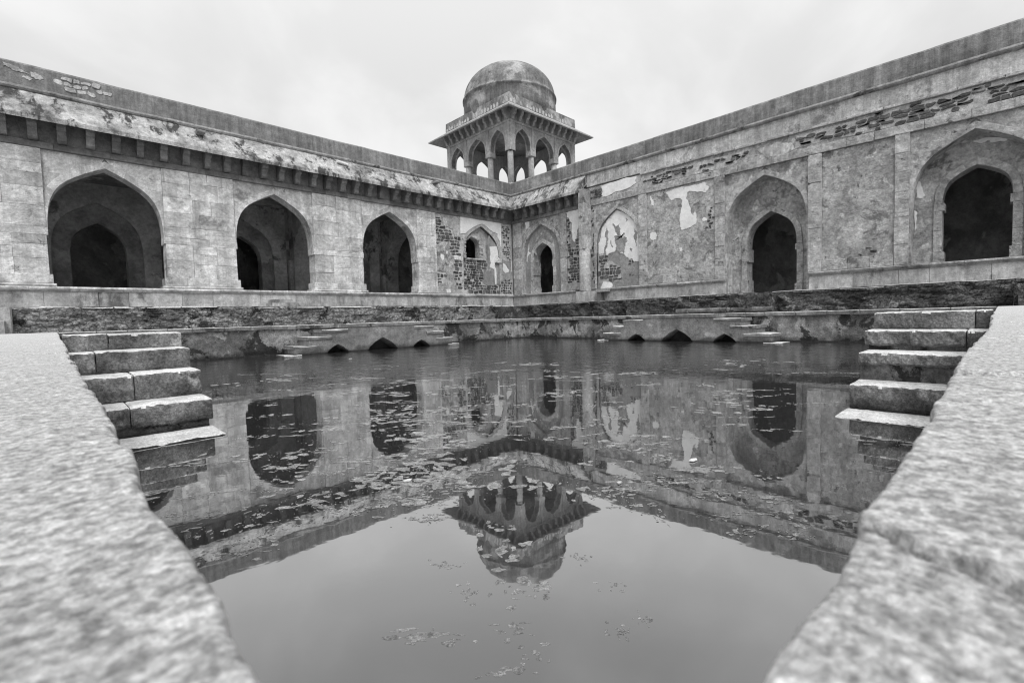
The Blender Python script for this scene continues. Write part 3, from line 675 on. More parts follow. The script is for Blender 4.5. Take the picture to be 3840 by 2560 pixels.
# plaster panels
def panel(b0, b1, z0=3.16, z1=7.86):
    prism('mortar_bed', rect(b0, b1, 2.68, z1), -.13, -.06, FR, 'mortar', rw, 0)
    prism('plaster_panel', rect(b0+.002, b1-.002, z0, z1-.002), -.07, -.045, FR, 'plaster', rw, .004)
    xs = cells(b0, b1, .55, 1.15)
    for xa, xb in zip(xs, xs[1:]): prism('dado_block', rect(xa+.004, xb-.004, 2.69, z0-.004, .006), -.12, .02+R.uniform(-.01, .01), FR, 'trim', rw, .014)
panel(10.25, 14.13); panel(3.02, 5.54); panel(-3.8, -1.6)
Q = {
'R1rub':[(20.02,7.45),(19.73,7.24),(19.65,6.48),(19.96,6.11),(19.78,5.4),(19.39,5.51),(19.09,6.03),(18.75,6.87),(18.75,3.18),(20.02,3.26)],
'R1white':[(20.02,7.85),(18.5,7.85),(18.6,7.06),(19.17,6.52),(19.21,5.93),(19.43,5.83),(19.54,6.01),(19.57,7.03),(19.68,7.16),(19.77,7.36),(20.0,7.56)],
'NicheRub':[(17.55,4.81),(16.94,4.7),(16.95,4.4),(17.03,4.04),(16.49,4.11),(16.1,3.86),(16.07,3.12),(16.6,3.1),(17.58,3.37)],
'PanWhite1b':[(12.97,7.69),(12.04,7.82),(11.36,7.75),(10.79,7.78),(10.55,7.5),(10.71,7.22),(11.61,7.49),(11.79,7.12),(11.6,6.68),(11.49,6.23),(11.38,6.18),(11.3,6.4),(11.23,6.08),(11.27,5.7),(11.5,5.59),(11.76,5.52),(12.07,5.5),(12.14,5.73),(12.16,6.24),(12.09,6.52),(12.0,7.08),(12.31,7.26),(12.66,7.21)],
'PanWhite2':[(13.94,5.59),(13.64,5.62),(13.54,5.41),(13.6,5.19),(13.77,5.16),(13.96,5.32)],
'PanWhite3':[(10.98,5.88),(10.83,5.98),(10.65,5.88),(10.67,5.79),(10.9,5.78)],
'PanRub':[(10.54,6.66),(10.33,6.55),(10.28,5.5),(10.55,5.32),(10.67,5.35),(10.65,5.77),(10.51,5.99)],
'bandrub':[(6.4,8.85),(5.3,8.82),(3.68,8.87),(2.97,8.9),(1.66,8.88),(0.47,8.92),(-2.47,8.92),(-2.48,8.24),(0.69,8.26),(1.84,8.25),(2.96,8.25),(3.67,8.25),(5.37,8.34),(6.4,8.4)],
'bandrub2':[(14.53,8.66),(12.64,8.82),(10.94,8.80),(9.69,8.80),(8.53,8.78),(9.39,8.3),(10.94,8.4),(11.95,8.37),(13.57,8.32)],
'a3w1':[(2.42,5.4),(2.44,6.0),(2.32,6.06),(2.18,5.51),(2.23,5.36)],'a3w2':[(2.48,4.91),(2.39,4.84),(2.41,4.26),(2.46,3.89)],
'a3w4':[(0.81,7.21),(0.36,7.22),(-0.16,7.05),(-0.07,6.98),(0.2,7.01),(0.38,7.13),(0.61,7.07)],
}
for kx, amp in (('PanWhite1b', .03), ('PanWhite2', .03), ('PanWhite3', .02)): patch(Q[kx], -.06, -.028, FR, 'white', rw, amp=amp)
patch([(13.9, 7.7), (13.75, 7.4), (13.7, 7.1), (13.82, 7.15), (13.95, 7.5)], -.06, -.028, FR, 'white', rw, amp=.02)
patch([(12.2, 4.55), (12.05, 4.55), (12.03, 4.38), (12.18, 4.36)], -.06, -.028, FR, 'white', rw, amp=.02)
patch([(10.27, 6.7), (10.7, 6.7), (10.7, 5.25), (10.27, 5.25)], -.06, -.03, FR, 'mortar', rw)
rubble(Q['PanRub'], -.04, .01, FR, rw, (.12, .2), (.14, .26))
rubble([(4.46, 3.4), (4.19, 3.69), (3.63, 3.58), (3.59, 3.21), (4.23, 3.2)], -.05, .005, FR, rw, (.08, .12), (.14, .26), .05, .7)
# bay between door and engaged column, niche bay
prism('mortar_bed', rect(17.66, 20.02, 2.68, 7.865), -.13, -.055, FR, 'mortar', rw, 0)
rubble(Q['R1rub'], -.07, -.02, FR, rw, (.14, .24), (.2, .42))
rubble([(18.0, 7.8), (17.84, 7.8), (17.84, 2.8), (18.0, 2.8)], -.07, -.02, FR, rw, (.16, .28), (.14, .18), .04)
patch([(20.0, 7.3), (19.7, 7.2), (19.6, 6.5), (19.9, 6.1), (19.75, 5.45), (19.4, 5.5), (19.1, 6.0), (18.8, 6.9), (18.8, 7.8), (20.0, 7.8)], -.06, -.03, FR, 'darkplaster', rw)
patch(Q['R1white'], -.06, -.012, FR, 'white', rw, amp=.03)
prism('dado_block', rect(18.6, 20.0, 2.70, 3.18), -.1, .0, FR, 'trim', rw, .02)
for b0, b1 in ((17.66, 17.84),):
    zs = courses(2.68, 7.5, .6, 1.2)
    for za, zt in zip(zs, zs[1:]): prism('pilaster_block', rect(b0, b1, za+.003, zt-.003), -.13, .0, FR, 'trim', rw, .01)
NC = (16.16, 1.50, 4.90, 7.40)
prism('niche_panel', notched(14.66, 17.66, 2.69, 7.862, [NC]), -.13, -.03, FR, 'plaster', rw, 0)
voussoirs(*NC, .20, -.13, -.012, FR, 'trim', rw, 5, 'niche_voussoir')
prism('niche_back', rect(14.6, 17.7, 1.52, 7.6), -.78, -.16, FR, 'darkplaster', rw, 0)
patch([(17.6,4.85),(17.6,5.5),(17.33,6.4),(16.77,6.99),(16.18,7.33),(15.39,6.88),(14.94,6.40),(14.72,5.81),(14.70,4.12),(14.8,4.1),(15.16,4.21),(15.43,4.32),(15.75,4.64),(16.29,4.95),(16.97,4.7),(17.22,4.85)], -.17, -.145, FR, 'white', rw, amp=.04, lev=4)
for po in ([(16.5,6.6),(16.3,6.35),(16.02,6.5),(16.0,5.97),(15.85,5.6),(15.75,5.95),(15.55,5.6),(15.65,5.1),(15.8,4.66),(16.35,4.9),(16.28,5.2),(16.42,5.8),(16.18,5.8),(16.36,6.15)], [(16.98,6.5),(16.82,6.1),(16.95,5.2),(17.02,4.72),(17.2,4.85),(17.05,5.4),(17.1,5.9)], [(14.98,6.1),(14.85,5.5),(14.95,4.95),(15.08,5.5)], [(16.68,5.6),(16.5,5.2),(16.6,5.15),(16.74,5.4)], [(15.35,4.95),(15.15,4.85),(15.25,4.7)], [(15.6,6.75),(15.45,6.6),(15.6,6.5)]):
    patch(po, -.146, -.141, FR, 'darkplaster', rw, amp=.07, lev=4)
patch([(17.6, 4.85), (16.9, 4.75), (16.9, 4.3), (16.5, 4.2), (16.05, 3.95), (16.0, 3.05), (17.6, 3.0)], -.17, -.155, FR, 'mortar', rw)
rubble(Q['NicheRub'], -.17, -.12, FR, rw, (.16, .26), (.2, .4))
rubble([(15.9, 4.15), (15.1, 4.2), (15.1, 3.95), (15.9, 3.95)], -.17, -.13, FR, rw, (.1, .16), (.16, .3), .06, .6)
rubble([(15.7, 3.5), (15.0, 3.5), (15.0, 3.15), (15.7, 3.15)], -.17, -.13, FR, rw, (.1, .16), (.16, .3), .06, .6)
patch([(17.5, 2.72), (17.3, 3.1), (16.8, 3.05), (16.6, 2.8), (16.7, 2.7)], -.16, -.13, FR, 'white', rw)
patch([(23.88, 7.85), (23.45, 7.82), (23.46, 7.51), (23.75, 7.33), (23.84, 7.37)], -.08, -.055, FR, 'white', rw, amp=.02)
patch([(23.72, 6.33), (23.69, 5.96), (23.8, 5.77), (23.55, 5.61), (23.88, 5.4), (23.95, 5.0), (24.0, 5.09)], -.26, -.235, FR, 'white', rw, amp=.02)
for kx in ('a3w1', 'a3w2', 'a3w4'): patch(Q[kx], -.81, -.775, FR, 'white', rw, amp=.02)
patch([(23.0, 5.4), (22.9, 6.3), (22.4, 6.75), (21.9, 6.6), (21.6, 6.0), (21.45, 5.2), (21.3, 5.2), (21.35, 6.2), (21.8, 6.95), (22.4, 7.0), (23.0, 6.6), (23.25, 5.6)], -.26, -.225, FR, 'plaster', rw)
# courses above the panels: lintel stones, rubble band, string course, streaked plaster
xs = cells(B0, 18.0, .8, 1.7)
for xa, xb in zip(xs, xs[1:]): prism('lintel_stone', rect(xa+.003, xb-.003, 7.868, 8.22, .004), -.13, .04+R.uniform(-.012, .012), FR, 'trim', rw, .014)
prism('rubble_bed', rect(B0, 18.4, 8.22, 9.02), -.13, -.03, FR, 'plaster', rw, 0)
patch([(14.6, 8.7), (12.6, 8.87), (8.4, 8.85), (9.3, 8.25), (14.6, 8.25)], -.04, -.015, FR, 'mortar', rw)
patch([(6.6, 8.9), (-3, 8.95), (-3, 8.24), (3, 8.23), (6.6, 8.35)], -.04, -.015, FR, 'mortar', rw)
rubble(Q['bandrub'], -.03, .03, FR, rw, (.11, .20), (.18, .52), .04, .88)
rubble(Q['bandrub2'], -.03, .03, FR, rw, (.09, .15), (.16, .42), .04, .75)
rubble([(18.3, 8.9), (17.3, 8.9), (17.3, 8.3), (18.3, 8.3)], -.03, .03, FR, rw, (.13, .2), (.2, .4), .04, .85)
patch([(17.2, 8.95), (14.8, 8.98), (14.8, 8.6), (16.2, 8.4), (17.3, 8.25)], -.03, -.005, FR, 'white', rw, amp=.05)
patch([(8.3, 8.7), (7.2, 8.8), (6.6, 8.3), (7.8, 8.25)], -.03, -.012, FR, 'band', rw, amp=.06)
b = B0
while b < 14.5:
    w = R.uniform(.7, 1.6)
    if R.random() < .86 or b < 2: prism('string_stone', rect(b+.005, b+w-.005, 8.98+R.uniform(-.01, .02), 9.10, .008), -.1, .06+R.uniform(-.02, .015), FR, 'trim', rw, .018)
    b += w
prism('band_plaster', rect(B0, 18.3, 9.10, 9.83), -.13, .015, FR, 'band', rw, 0)
# plinth and sill moulding, cut through at the middle doorway
for b0, b1 in ((B0, 6.02), (9.68, YW-.07)):
    prism('plinth_core', rect(b0, b1, 1.5, ZF-.02), -.14, 0, FR, 'core', rw, 0)
    xs = cells(b0, b1, .9, 1.8)
    for xa, xb in zip(xs, xs[1:]): prism('plinth_block', rect(xa+.004, xb-.004, 1.55, 2.49, .004), -.1, .08+R.uniform(-.012, .006), FR, 'plinth', rw, .008)
    xs = cells(b0, b1 if b1 < 10 else YW, .9, 2.0)
    for i, (xa, xb) in enumerate(zip(xs, xs[1:])):
        last = b1 > 10 and i == len(xs)-2
        if 16.9 < xa < 17.6: continue
        extrude('sill_moulding', [(d+R.uniform(-.02, .006), z+R.uniform(-.004, .004)) for d, z in SILL], xa+.004, xb-(0 if last else .004), FR, 'trim', rw, 0, -1 if last else 0)
# corner eave of the right wing
extrude('eave', EAVE, 18.3, YW, FR, 'eave', rw, 0, -1, 30)
k = 24.35
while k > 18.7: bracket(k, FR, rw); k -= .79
xs = cells(18.0, YW-.06, .8, 1.6)
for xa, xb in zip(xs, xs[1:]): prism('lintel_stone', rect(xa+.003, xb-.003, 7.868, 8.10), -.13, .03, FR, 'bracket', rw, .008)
extrude('string_moulding', MOULD, B0, YW, FR, 'mould', rw, 0, -1, 110)
extrude('parapet', PAR, B0, YW, FR, 'parapet', rw, 0, -1, 110)
# engaged column at the end of the eave
lathe('column_shaft', XW-.38, 18.28, [(.36, 2.52), (.37, 2.6), (.365, 3.5), (.355, 5.18)], 'trim', rw, 40)
prism('column_block', rect(18.01, 18.46, 5.16, 6.0), 0, .75, FR, 'trim', rw, .02)
prism('column_block', rect(18.015, 18.455, 6.005, 7.1), 0, .745, FR, 'trim', rw, .02)
prism('column_block', rect(18.01, 18.46, 7.105, 8.0), 0, .755, FR, 'trim', rw, .02)
prism('column_block', rect(18.02, 18.45, 8.005, 8.86), 0, .75, FR, 'mould', rw, .02)
prism('column_base', rect(17.75, 18.8, 1.6, 2.52), 0, .72, FR, 'plinth', rw, .02)
# dark rooms behind the doors
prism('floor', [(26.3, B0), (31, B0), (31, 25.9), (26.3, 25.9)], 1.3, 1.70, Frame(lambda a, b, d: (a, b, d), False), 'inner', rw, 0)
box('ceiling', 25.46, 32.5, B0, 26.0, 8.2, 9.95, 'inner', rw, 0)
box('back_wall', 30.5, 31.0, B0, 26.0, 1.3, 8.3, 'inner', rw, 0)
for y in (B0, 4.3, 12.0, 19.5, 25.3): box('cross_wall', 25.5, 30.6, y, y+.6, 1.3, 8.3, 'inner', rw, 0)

# ================================================================== domed pavilion on the roof corner
XF, YF, SD = 25.15, 25.65, 7.87
pcx, pcy, ph = XF+SD/2, YF+SD/2, SD/2
pv = thing('domed_pavilion', (pcx, pcy, 9.95), 'square rooftop pavilion with slender columns, pointed arches and a round stained dome', 'pavilion')
sq_lathe('base_platform', pcx, pcy, [(ph+.06, 9.0), (ph+.06, 10.84), (ph-.2, 10.84)], 'pavilion', pv)
OFF = [.29, 2.56, 5.31, 7.58]
def pav_frames():
    return [Frame(lambda a, z, d: (XF-d, YF+a, z), True), Frame(lambda a, z, d: (XF+a, YF-d, z), False),
            Frame(lambda a, z, d: (XF+SD+d, YF+a, z), False), Frame(lambda a, z, d: (XF+a, YF+SD+d, z), True)]
for i, fr in enumerate(pav_frames()):
    e = .003 if i % 2 == 0 else .0
    ars = []
    for o0, o1 in zip(OFF, OFF[1:]):
        ars.append(((o0+o1)/2, (o1-o0)/2-.30, 14.0, 15.42))
    prism('arcade_wall', notched(e, SD-e, 13.66, 16.85, ars), -.55, -.06, fr, 'pavilion', pv, 0)
    # raised frames between the arches
    for o in OFF:
        w = .29 if o in (OFF[1], OFF[2]) else .27
        prism('capital_block', rect(max(.004+e, o-w), min(SD-.004-e, o+w), 13.60, 14.05), -.58, -.0-e, fr, 'pavilion', pv, .03)
        prism('pier_strip', rect(max(.012, o-.15), min(SD-.012, o+.15), 14.05, 15.72), -.2, -.01-e, fr, 'pavilion', pv, .01)
    for c, hw, zs, za in ars: voussoirs(c, hw, zs, za, .14, -.4, -.025, fr, 'pavilion', pv, 3)
    prism('frieze', rect(.01+e, SD-.01-e, 15.70, 15.86), -.3, .03, fr, 'pavilion', pv, .01)
    n = 11
    for kq in range(n):
        a = .25+(SD-.5)*kq/(n-1)
        pr = [(-.1, 15.86), (.14, 15.86), (.2, 15.98), (.24, 16.12), (.40, 16.2), (.5, 16.50), (-.1, 16.80)]
        V = [fr(a-.11, z, d) for d, z in pr]+[fr(a+.11, z, d) for d, z in pr]; q = len(pr)
        F = [(u, (u+1) % q, q+(u+1) % q, q+u) for u in range(q)]+[tuple(range(q))[::-1], tuple(range(q, 2*q))]
        if not fr.flip: F = [f[::-1] for f in F]
        obj('bracket', V, F, 'pavilion', pv)
for fr in pav_frames()[:2]:      # faded lime merlons in low relief on the parapet
    for k in range(22):
        a = .2+(SD-.4)*k/21
        if R.random() < .3: continue
        h = R.uniform(.22, .42); w = .12
        prism('merlon_relief', rough_outline([(a-w, 17.12), (a+w, 17.12), (a+w, 17.12+h*.6), (a, 17.12+h), (a-w, 17.12+h*.6)], .02, 1), .0, .03, fr, 'band', pv, 0)
for ox in OFF:
    for oy in OFF:
        if ox in (OFF[0], OFF[3]) or oy in (OFF[0], OFF[3]):
            cx, cy = XF+ox, YF+oy
            co = lathe('column', cx, cy, [(.24, 11.1), (.235, 12.2), (.22, 13.62)], 'pavilion', pv, 20)
            sq_lathe('column_base', cx, cy, [(.42, 10.83), (.42, 10.98), (.34, 11.05), (.32, 11.15)], 'pavilion', co)
# sloping eave, parapet, drum, dome
sq_lathe('eave', pcx, pcy, [(ph+1.11, 16.22), (ph+1.11, 16.31), (ph-.05, 17.12), (ph-.2, 17.1), (ph-.2, 16.7), (ph+.0, 16.72)], 'pavilion', pv, ring=True)
sq_lathe('parapet', pcx, pcy, [(ph-.45, 16.9), (ph+.0, 16.9), (ph+.015, 17.2), (ph-.01, 17.80), (ph-.06, 17.84), (ph-.40, 17.84), (ph-.45, 17.8)], 'dome', pv, ring=True)
sq_lathe('roof', pcx, pcy, [(ph-.44, 16.6), (ph-.44, 17.45), (.1, 17.5)], 'dome', pv)
dr = 3.92
prof = [(dr+.02, 17.45), (dr+.02, 18.5), (dr, 19.25), (dr+.09, 19.30), (dr+.10, 19.40), (dr+.02, 19.46)]
for i in range(0, 25):
    t = math.radians(90*i/24); prof.append((max(.02, (dr-.02)*math.cos(t)**.98), 19.46+2.86*math.sin(t)))
dm = lathe('dome', pcx, pcy, prof, 'dome', pv, 96)
lathe('finial', pcx, pcy, [(.2, 22.26), (.2, 22.4), (.1, 22.46), (.16, 22.62), (.1, 22.76), (.01, 22.8)], 'dome', dm, 16)
lathe('inner_vault', pcx, pcy, [(3.3, 16.0), (2.9, 16.3), (2.0, 16.6), (.05, 16.7)], 'inner', pv, 40)

# ================================================================== stairs at the two near sides of the tank
def stair(name, label, side, steps, end):
    """steps: (front, back, top, list of joints); risers face the lens"""
    base = (0.5, 6, 0) if side == 'L' else (6, .5, 0)
    t = thing(name, base, label, 'stairs', 'stairs at the sides of the tank')
    for i, (f, b, z, thick, joints) in enumerate(steps):
        xs = [TX0+.02]+joints+[end+R.uniform(-.015, .015)]
        for k, (xa, xb) in enumerate(zip(xs, xs[1:])):
            jz = R.uniform(-.008, .004); jf = R.uniform(-.012, .012)
            g = .004
            lo = z-thick-R.uniform(0, .03)
            def P3(s, e, zz): return (e, s, zz) if side == 'L' else (s, e, zz)
            # worn block: grid over front and top with a rounded nosing
            prof = [(f+jf+.05, lo), (f+jf+.012, lo+.02), (f+jf+.0, lo+thick*.25), (f+jf+.0, lo+thick*.5), (f+jf+.0, lo+thick*.72), (f+jf, z+jz-.022), (f+jf+.006, z+jz-.008), (f+jf+.022, z+jz), ((f+b)/2, z+jz+.002), (b, z+jz)]
            n = 34; V = []; F = []; m_ = len(prof)
            for q in range(n+1):
                e = xa+g+(xb-xa-2*g)*q/n
                ee = min(q, n-q); rd = .012 if ee == 0 else 0
                for (s, zz) in prof:
                    w = .013*fbm(e*6, s*6+zz*6, i*3.1+k, 3)+.016*fbm(e*19, s*9+zz*17, i*5.1+k, 3)
                    if abs(zz-z) < .03 and s < f+.05: w += .05*max(0.0, fbm(e*7, 3.3+i, k*2.0, 3)-.42)
                    V.append(P3(s+(w if s < f+.1 else 0)+rd, e, zz-rd*.6+(w*.5 if s < b-.02 else 0)))
            for q in range(n):
                for r in range(m_-1):
                    ff = (q*m_+r, q*m_+r+1, (q+1)*m_+r+1, (q+1)*m_+r); F.append(ff if side == 'R' else ff[::-1])
            F.append(tuple(range(m_)) if side == 'L' else tuple(range(m_))[::-1]); F.append(tuple(n*m_+r for r in range(m_))[::-1] if side == 'L' else tuple(n*m_+r for r in range(m_)))
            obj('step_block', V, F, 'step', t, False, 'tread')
        # rough masonry under the tread
        if side == 'L': box('step_core', TX0+.0, end-.03, f+.035, b+.3, -.4, z-thick*.55, 'tank', t, 0)
        else: box('step_core', f+.035, b+.3, TY0+.0, end-.03, -.4, z-thick*.55, 'tank', t, 0)
    return t
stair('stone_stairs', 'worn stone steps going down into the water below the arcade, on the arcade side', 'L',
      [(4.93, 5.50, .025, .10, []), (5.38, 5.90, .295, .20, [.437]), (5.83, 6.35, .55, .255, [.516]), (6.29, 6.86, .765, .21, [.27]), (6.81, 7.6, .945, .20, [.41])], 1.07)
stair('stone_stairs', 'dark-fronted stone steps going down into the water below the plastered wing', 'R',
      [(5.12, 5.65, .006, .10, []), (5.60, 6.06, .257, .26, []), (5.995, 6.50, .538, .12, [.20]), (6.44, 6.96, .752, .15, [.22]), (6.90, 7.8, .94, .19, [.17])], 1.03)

# ================================================================== double stairs with niches on the two far sides
def niche_stair(label, fr, c, lab2):
    """fr: (a,z,d) with d out of the tank wall; symmetrical about c"""
    pr = .95
    t = thing('niche_stairs', fr(c, 0, pr/2), label, 'stairs', 'double stairs with water niches')
    def nich(h, za): return [(-h, 0.0), (-h*.86, za*.28), (-h*.50, za*.66), (0, za), (h*.50, za*.66), (h*.86, za*.28), (h, 0.0)]
    # stepped body outline with three pointed niches along the foot
    body = [(c-3.06, .20), (c-2.62, .20), (c-2.62, .47), (c-2.16, .47), (c-2.16, .69), (c-1.32, .69), (c-1.32, .84), (c+1.32, .84), (c+1.32, .69), (c+2.16, .69), (c+2.16, .47), (c+2.62, .47), (c+2.62, .20), (c+3.06, .20), (c+3.06, -.4)]
    foot = [(c+2.35, -.4)]
    bot = []
    for cc, h, za in ((c+1.62, .36, .27), (c, .57, .44), (c-1.66, .36, .29)):
        pts = nich(h+.02, za)[::-1]
        bot += [(cc+pts[0][0], -.4)]+[(cc+a, z) for a, z in pts]+[(cc+pts[-1][0], -.4)]
    outline = body+bot+[(c-3.06, -.4)]
    prism('stair_body', outline, 0.0, pr-.03, fr, 'stairbody', t, 0)
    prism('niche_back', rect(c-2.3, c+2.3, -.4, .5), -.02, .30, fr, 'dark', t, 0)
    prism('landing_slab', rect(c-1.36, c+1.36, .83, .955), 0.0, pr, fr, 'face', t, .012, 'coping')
    for sg in (-1, 1):
        for i, (a0, a1, z) in enumerate(((1.30, 2.2, .785), (1.85, 2.66, .56), (2.28, 3.1, .29), (2.85, 3.40, .02))):
            q0, q1 = sorted((c+sg*a0, c+sg*a1)); dz = R.uniform(-.012, .012)
            po = [(q0, z-.10), (q1, z-.09), (q1, z+dz*.6), (q0, z+dz*.6)]
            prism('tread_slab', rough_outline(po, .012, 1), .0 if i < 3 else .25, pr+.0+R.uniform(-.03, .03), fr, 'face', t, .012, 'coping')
    return t
niche_stair('double stair with three dark pointed niches at the water under the arcade', Frame(lambda a, z, d: (a, TY1-d, z), False), 8.40, '')
niche_stair('double stair with three dark pointed niches at the water below the plastered wing', Frame(lambda a, z, d: (TX1-d, a, z), True), 7.94, '')

# ================================================================== small stone things on walkway and terrace
def rough_box(name, x0, x1, y0, y1, z0, z1, mat, parent=None, amp=.02, n=6, seed=0.0):
    V = []; F = []; idx = {}
    def put(i, j, k):
        key = (i, j, k)
        if key not in idx:
            x, y, z = x0+(x1-x0)*i/n, y0+(y1-y0)*j/n, z0+(z1-z0)*k/n
            d = Vector((fbm(x*5, y*5, z*5+seed), fbm(x*5+9, y*5, z*5+seed), fbm(x*5, y*5+9, z*5+seed)))*amp
            idx[key] = len(V); V.append((x+d.x, y+d.y, z+d.z))
        return idx[key]
    for u in range(n):
        for v in range(n):
            F += [(put(u, v, 0), put(u, v+1, 0), put(u+1, v+1, 0), put(u+1, v, 0)), (put(u, v, n), put(u+1, v, n), put(u+1, v+1, n), put(u, v+1, n)),
                  (put(u, 0, v), put(u+1, 0, v), put(u+1, 0, v+1), put(u, 0, v+1)), (put(u, n, v), put(u, n, v+1), put(u+1, n, v+1), put(u+1, n, v)),
                  (put(0, u, v), put(0, u, v+1), put(0, u+1, v+1), put(0, u+1, v)), (put(n, u, v), put(n, u+1, v), put(n, u+1, v+1), put(n, u, v+1))]
    return obj(name, V, F, mat, parent)
t = thing('corner_steps', (19.2, 19.9, ZC), 'low dark stone steps in the inner corner of the terrace', 'steps')
rough_box('step', 18.55, 19.80, 19.55, 20.3, ZC-.02, 1.62, 'riser', t, .012, 8); rough_box('step', 18.16, 19.70, 19.15, 19.6, ZC-.02, 1.30, 'riser', t, .012, 8, 3)
t = thing('terrace_steps', (-1.6, 19.5, ZC), 'pale stone steps against the ruined terrace face below the arcade, at the picture edge', 'steps')
rough_box('step', -2.6, -.90, 19.45, 20.3, ZC-.02, 1.69, 'plinth', t, .014, 8); rough_box('step', -2.6, -1.0, 18.9, 19.5, ZC-.02, 1.30, 'plinth', t, .014, 8, 5)
t = thing('terrace_steps', (19, -1.0, ZC), 'dark block steps against the terrace face below the plastered wing', 'steps')
rough_box('step', 18.95, 19.9, -2.0, -.28, ZC-.02, 1.55, 'riser', t, .012, 8); rough_box('step', 18.5, 19.0, -2.0, -.35, ZC-.02, 1.27, 'riser', t, .012, 8, 5)
t = thing('plinth_step', (8.1, 24.6, ZT), 'grey two-tier stone step below the middle arch of the arcade', 'step')
rough_box('lower_slab', 7.50, 8.80, 24.1, 25.1, ZT-.02, 2.03, 'plinth', t, .012, 7); rough_box('upper_slab', 7.62, 8.52, 24.4, 25.1, 2.0, 2.20, 'plinth', t, .012, 7, 3)
t = thing('stone_post', (24.3, 17.3, ZT), 'narrow broken stone post standing against the plinth beside the engaged column', 'stone post')
rough_box('post', 24.25, 24.55, 17.10, 17.40, ZT-.02, 2.45, 'slate', t, .01, 5); rough_box('cap_stone', 24.2, 24.6, 16.6, 17.45, 2.44, 2.62, 'plinth', t, .014, 5)
def drum(y0, y1, label, seed):
    n = 20; m_ = 16; V = []; F = []; cx, cz, r = 19.25, ZC+.115, .115
    for i in range(m_+1):
        y = y0+(y1-y0)*i/m_
        for k in range(n):
            a = 2*math.pi*k/n; rr = r*(1+.05*fbm(y*3, math.cos(a)*2, math.sin(a)*2+seed))*(.95 if k % 5 == 0 else 1.0)
            V.append((cx+rr*math.cos(a)+.02*(y-y0), y, cz+rr*math.sin(a)))
    for i in range(m_):
        for k in range(n): F.append((i*n+k, i*n+(k+1) % n, (i+1)*n+(k+1) % n, (i+1)*n+k))
    F.append(tuple(range(n))[::-1]); F.append(tuple(m_*n+k for k in range(n))); F = [f[::-1] for f in F]
    tag(obj('fallen_column', V, F, 'step'), label, 'column shaft', 'broken column lying on the walkway')
drum(7.57, 9.68, 'longer piece of a fallen ribbed column shaft lying below the terrace face', 1.0)
drum(5.87, 7.54, 'shorter broken end piece of the fallen column shaft lying below the terrace face', 5.0)
# collapsed masonry in front of the right terrace face
for i, (y0, y1, x0, z1) in enumerate(((9.3, 12.2, 19.35, 1.50), (7.2, 9.6, 19.3, 1.42), (5.9, 7.4, 19.2, 1.66))):
    tag(rough_box('fallen_masonry', x0, 19.9, y0, y1, ZC-.03, z1, 'riser', None, .09, 14, i*7.0),
        ('broken ledge of masonry against the terrace face beyond the fallen column', 'crumbled masonry lump behind the longer piece of the fallen column', 'tilted broken slab of masonry behind the shorter piece of the fallen column')[i], 'masonry', 'collapsed masonry on the walkway')

# ================================================================== floating weed and litter
V = []; F = []
def leaf(x, y, r, z):
    n = 6; a0 = R.uniform(0, 6.28); e = R.uniform(.5, 1.0); b0 = len(V); cu = 0.0
    for k in range(n):
        a = 2*math.pi*k/n; q = r*R.uniform(.75, 1.1); px, py = q*math.cos(a), q*e*math.sin(a)
        V.append((x+px*math.cos(a0)-py*math.sin(a0), y+px*math.sin(a0)+py*math.cos(a0), z+cu*(R.random())))
    F.append(tuple(b0+k for k in range(n)))
WZ = [0.0002]
def in_tank(x, y): return TX0+.1 < x < TX1-.2 and TY0+.1 < y < TY1-.2 and not (x < 1.2 and y > 4.8) and not (y < 1.15 and x > 5.0)
def mat_of_weed(cx, cy, L, W, ang, dens, lr=1.0):
    ca, sa = math.cos(ang), math.sin(ang)
    for _ in range(R.randint(5, 13)):
        u, v = R.gauss(0, .45)*L, R.gauss(0, .5)*W; rl, rw_ = L*R.uniform(.05, .24), W*R.uniform(.08, .34); k = 9; ph_ = R.uniform(0, 6)
        po = []
        for q in range(k):
            a = ph_+2*math.pi*q/k; g = R.uniform(.35, 1.15); po.append((u+rl*g*math.cos(a), v+rw_*g*math.sin(a)))
        po = [(cx+p*ca-q*sa, cy+p*sa+q*ca) for p, q in rough_outline(po, max(rl, rw_)*.26, 2)]
        if area(po) < 0: po = po[::-1]
        if all(in_tank(*p) for p in po):
            WZ[0] += 4e-7; b0 = len(V); V.extend((x, y, WZ[0]) for x, y in po); F.append(tuple(range(b0, b0+len(po))))
    for _ in range(int(L*W*dens*.5)):
        u, v = R.gauss(0, .5)*L, R.gauss(0, .5)*W
        x, y = cx+u*ca-v*sa, cy+u*sa+v*ca
        if in_tank(x, y): leaf(x, y, R.uniform(.003, .009)*lr, (.0022 if lr > .5 else .0021)+R.uniform(0, .0006))
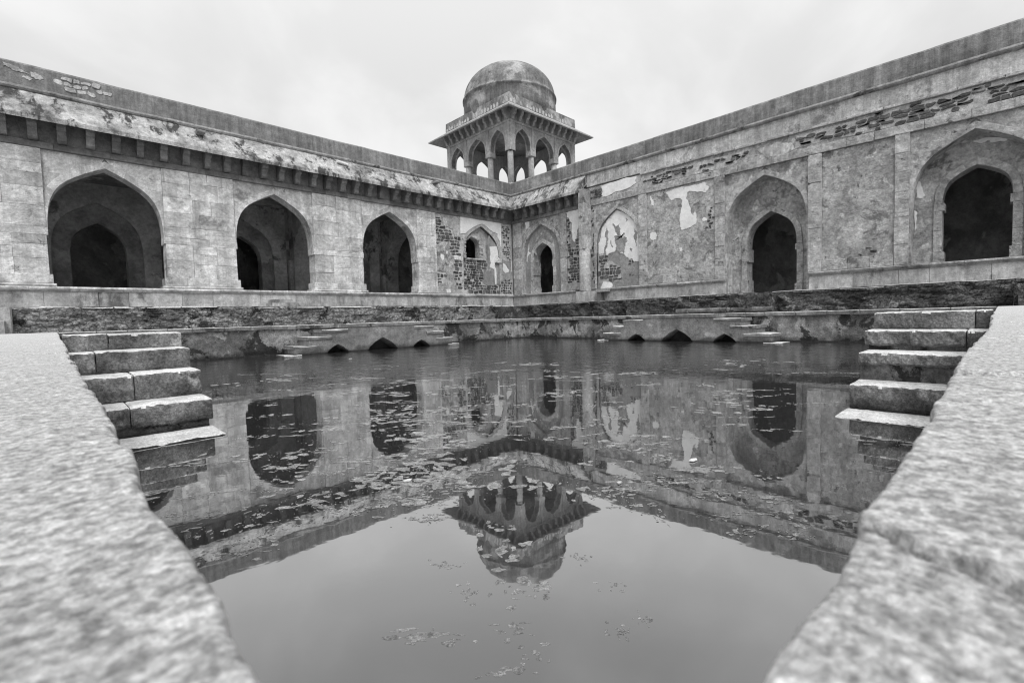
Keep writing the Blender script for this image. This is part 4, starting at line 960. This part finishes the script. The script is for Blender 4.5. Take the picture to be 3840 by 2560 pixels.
for x, y, L, W in ((1.16, 1.22, .11, .07), (1.02, 1.34, .05, .05), (.80, 1.25, .16, .05), (1.22, 1.17, .06, .05), (1.0, 1.05, .11, .05), (.93, .93, .09, .06), (1.42, .98, .06, .04), (.66, .98, .05, .03), (.75, .92, .06, .03), (.84, .98, .05, .03),
                   (1.34, 1.46, .16, .10), (1.5, 1.2, .05, .04), (1.22, .83, .05, .04), (1.33, .80, .03, .03), (1.1, 1.55, .1, .05), (1.5, 1.62, .12, .06)):
    mat_of_weed(x, y, L*1.1, W*1.2, 2.4, 0, .3); mat_of_weed(x+.01, y-.01, L*.8, W*.8, 2.2, 0, .3)
# drifts as they lie: denser towards the arcade side, thin by the lens
for _ in range(270):
    d = 1/R.uniform(1/11.0, 1/2.35); az = R.gauss(.80, .36)
    if d < 4.0 and abs(az-.79) < .15: continue
    x, y = d*math.cos(az), d*math.sin(az); q = d/5
    mat_of_weed(x, y, R.uniform(.10, .42)*q, R.uniform(.05, .16)*q, .8+1.57+R.gauss(0, .3), 1900/q**1.1, .75 if d < 4 else 1.0 if d < 6 else 1.4)
for _ in range(45):
    d = R.uniform(2.6, 5.5); az = R.gauss(1.02, .13)
    mat_of_weed(d*math.cos(az), d*math.sin(az), R.uniform(.2, .45), R.uniform(.08, .2), 2.4+R.gauss(0, .3), 2200, .8)
tag(obj('floating_weed', V, F, 'weed'), 'pale mats of small floating pond weed on the water', 'pond weed', kind='stuff')
for i, (x, y, s_, lab) in enumerate(((3.05, 1.42, .055, 'white scrap floating beside the dark-fronted steps'), (5.75, 12.35, .07, 'white scrap floating near the niche stair of the arcade side'),
                                     (1.52, 2.55, .05, 'white scrap floating on a weed mat in front of the arcade reflection'), (2.35, 1.55, .03, 'small white scrap floating in the open water before the plastered wing'))):
    s_ *= .7
    po = [(x+s_*R.uniform(.7, 1.2)*math.cos(k*1.2566), y+s_*.6*R.uniform(.7, 1.2)*math.sin(k*1.2566)) for k in range(5)]
    o = prism('paper_scrap', po, .004, .010, Frame(lambda a, b, d: (a, b, d), False), 'litter', None, 0); tag(o, lab, 'scrap', 'scraps floating on the water')
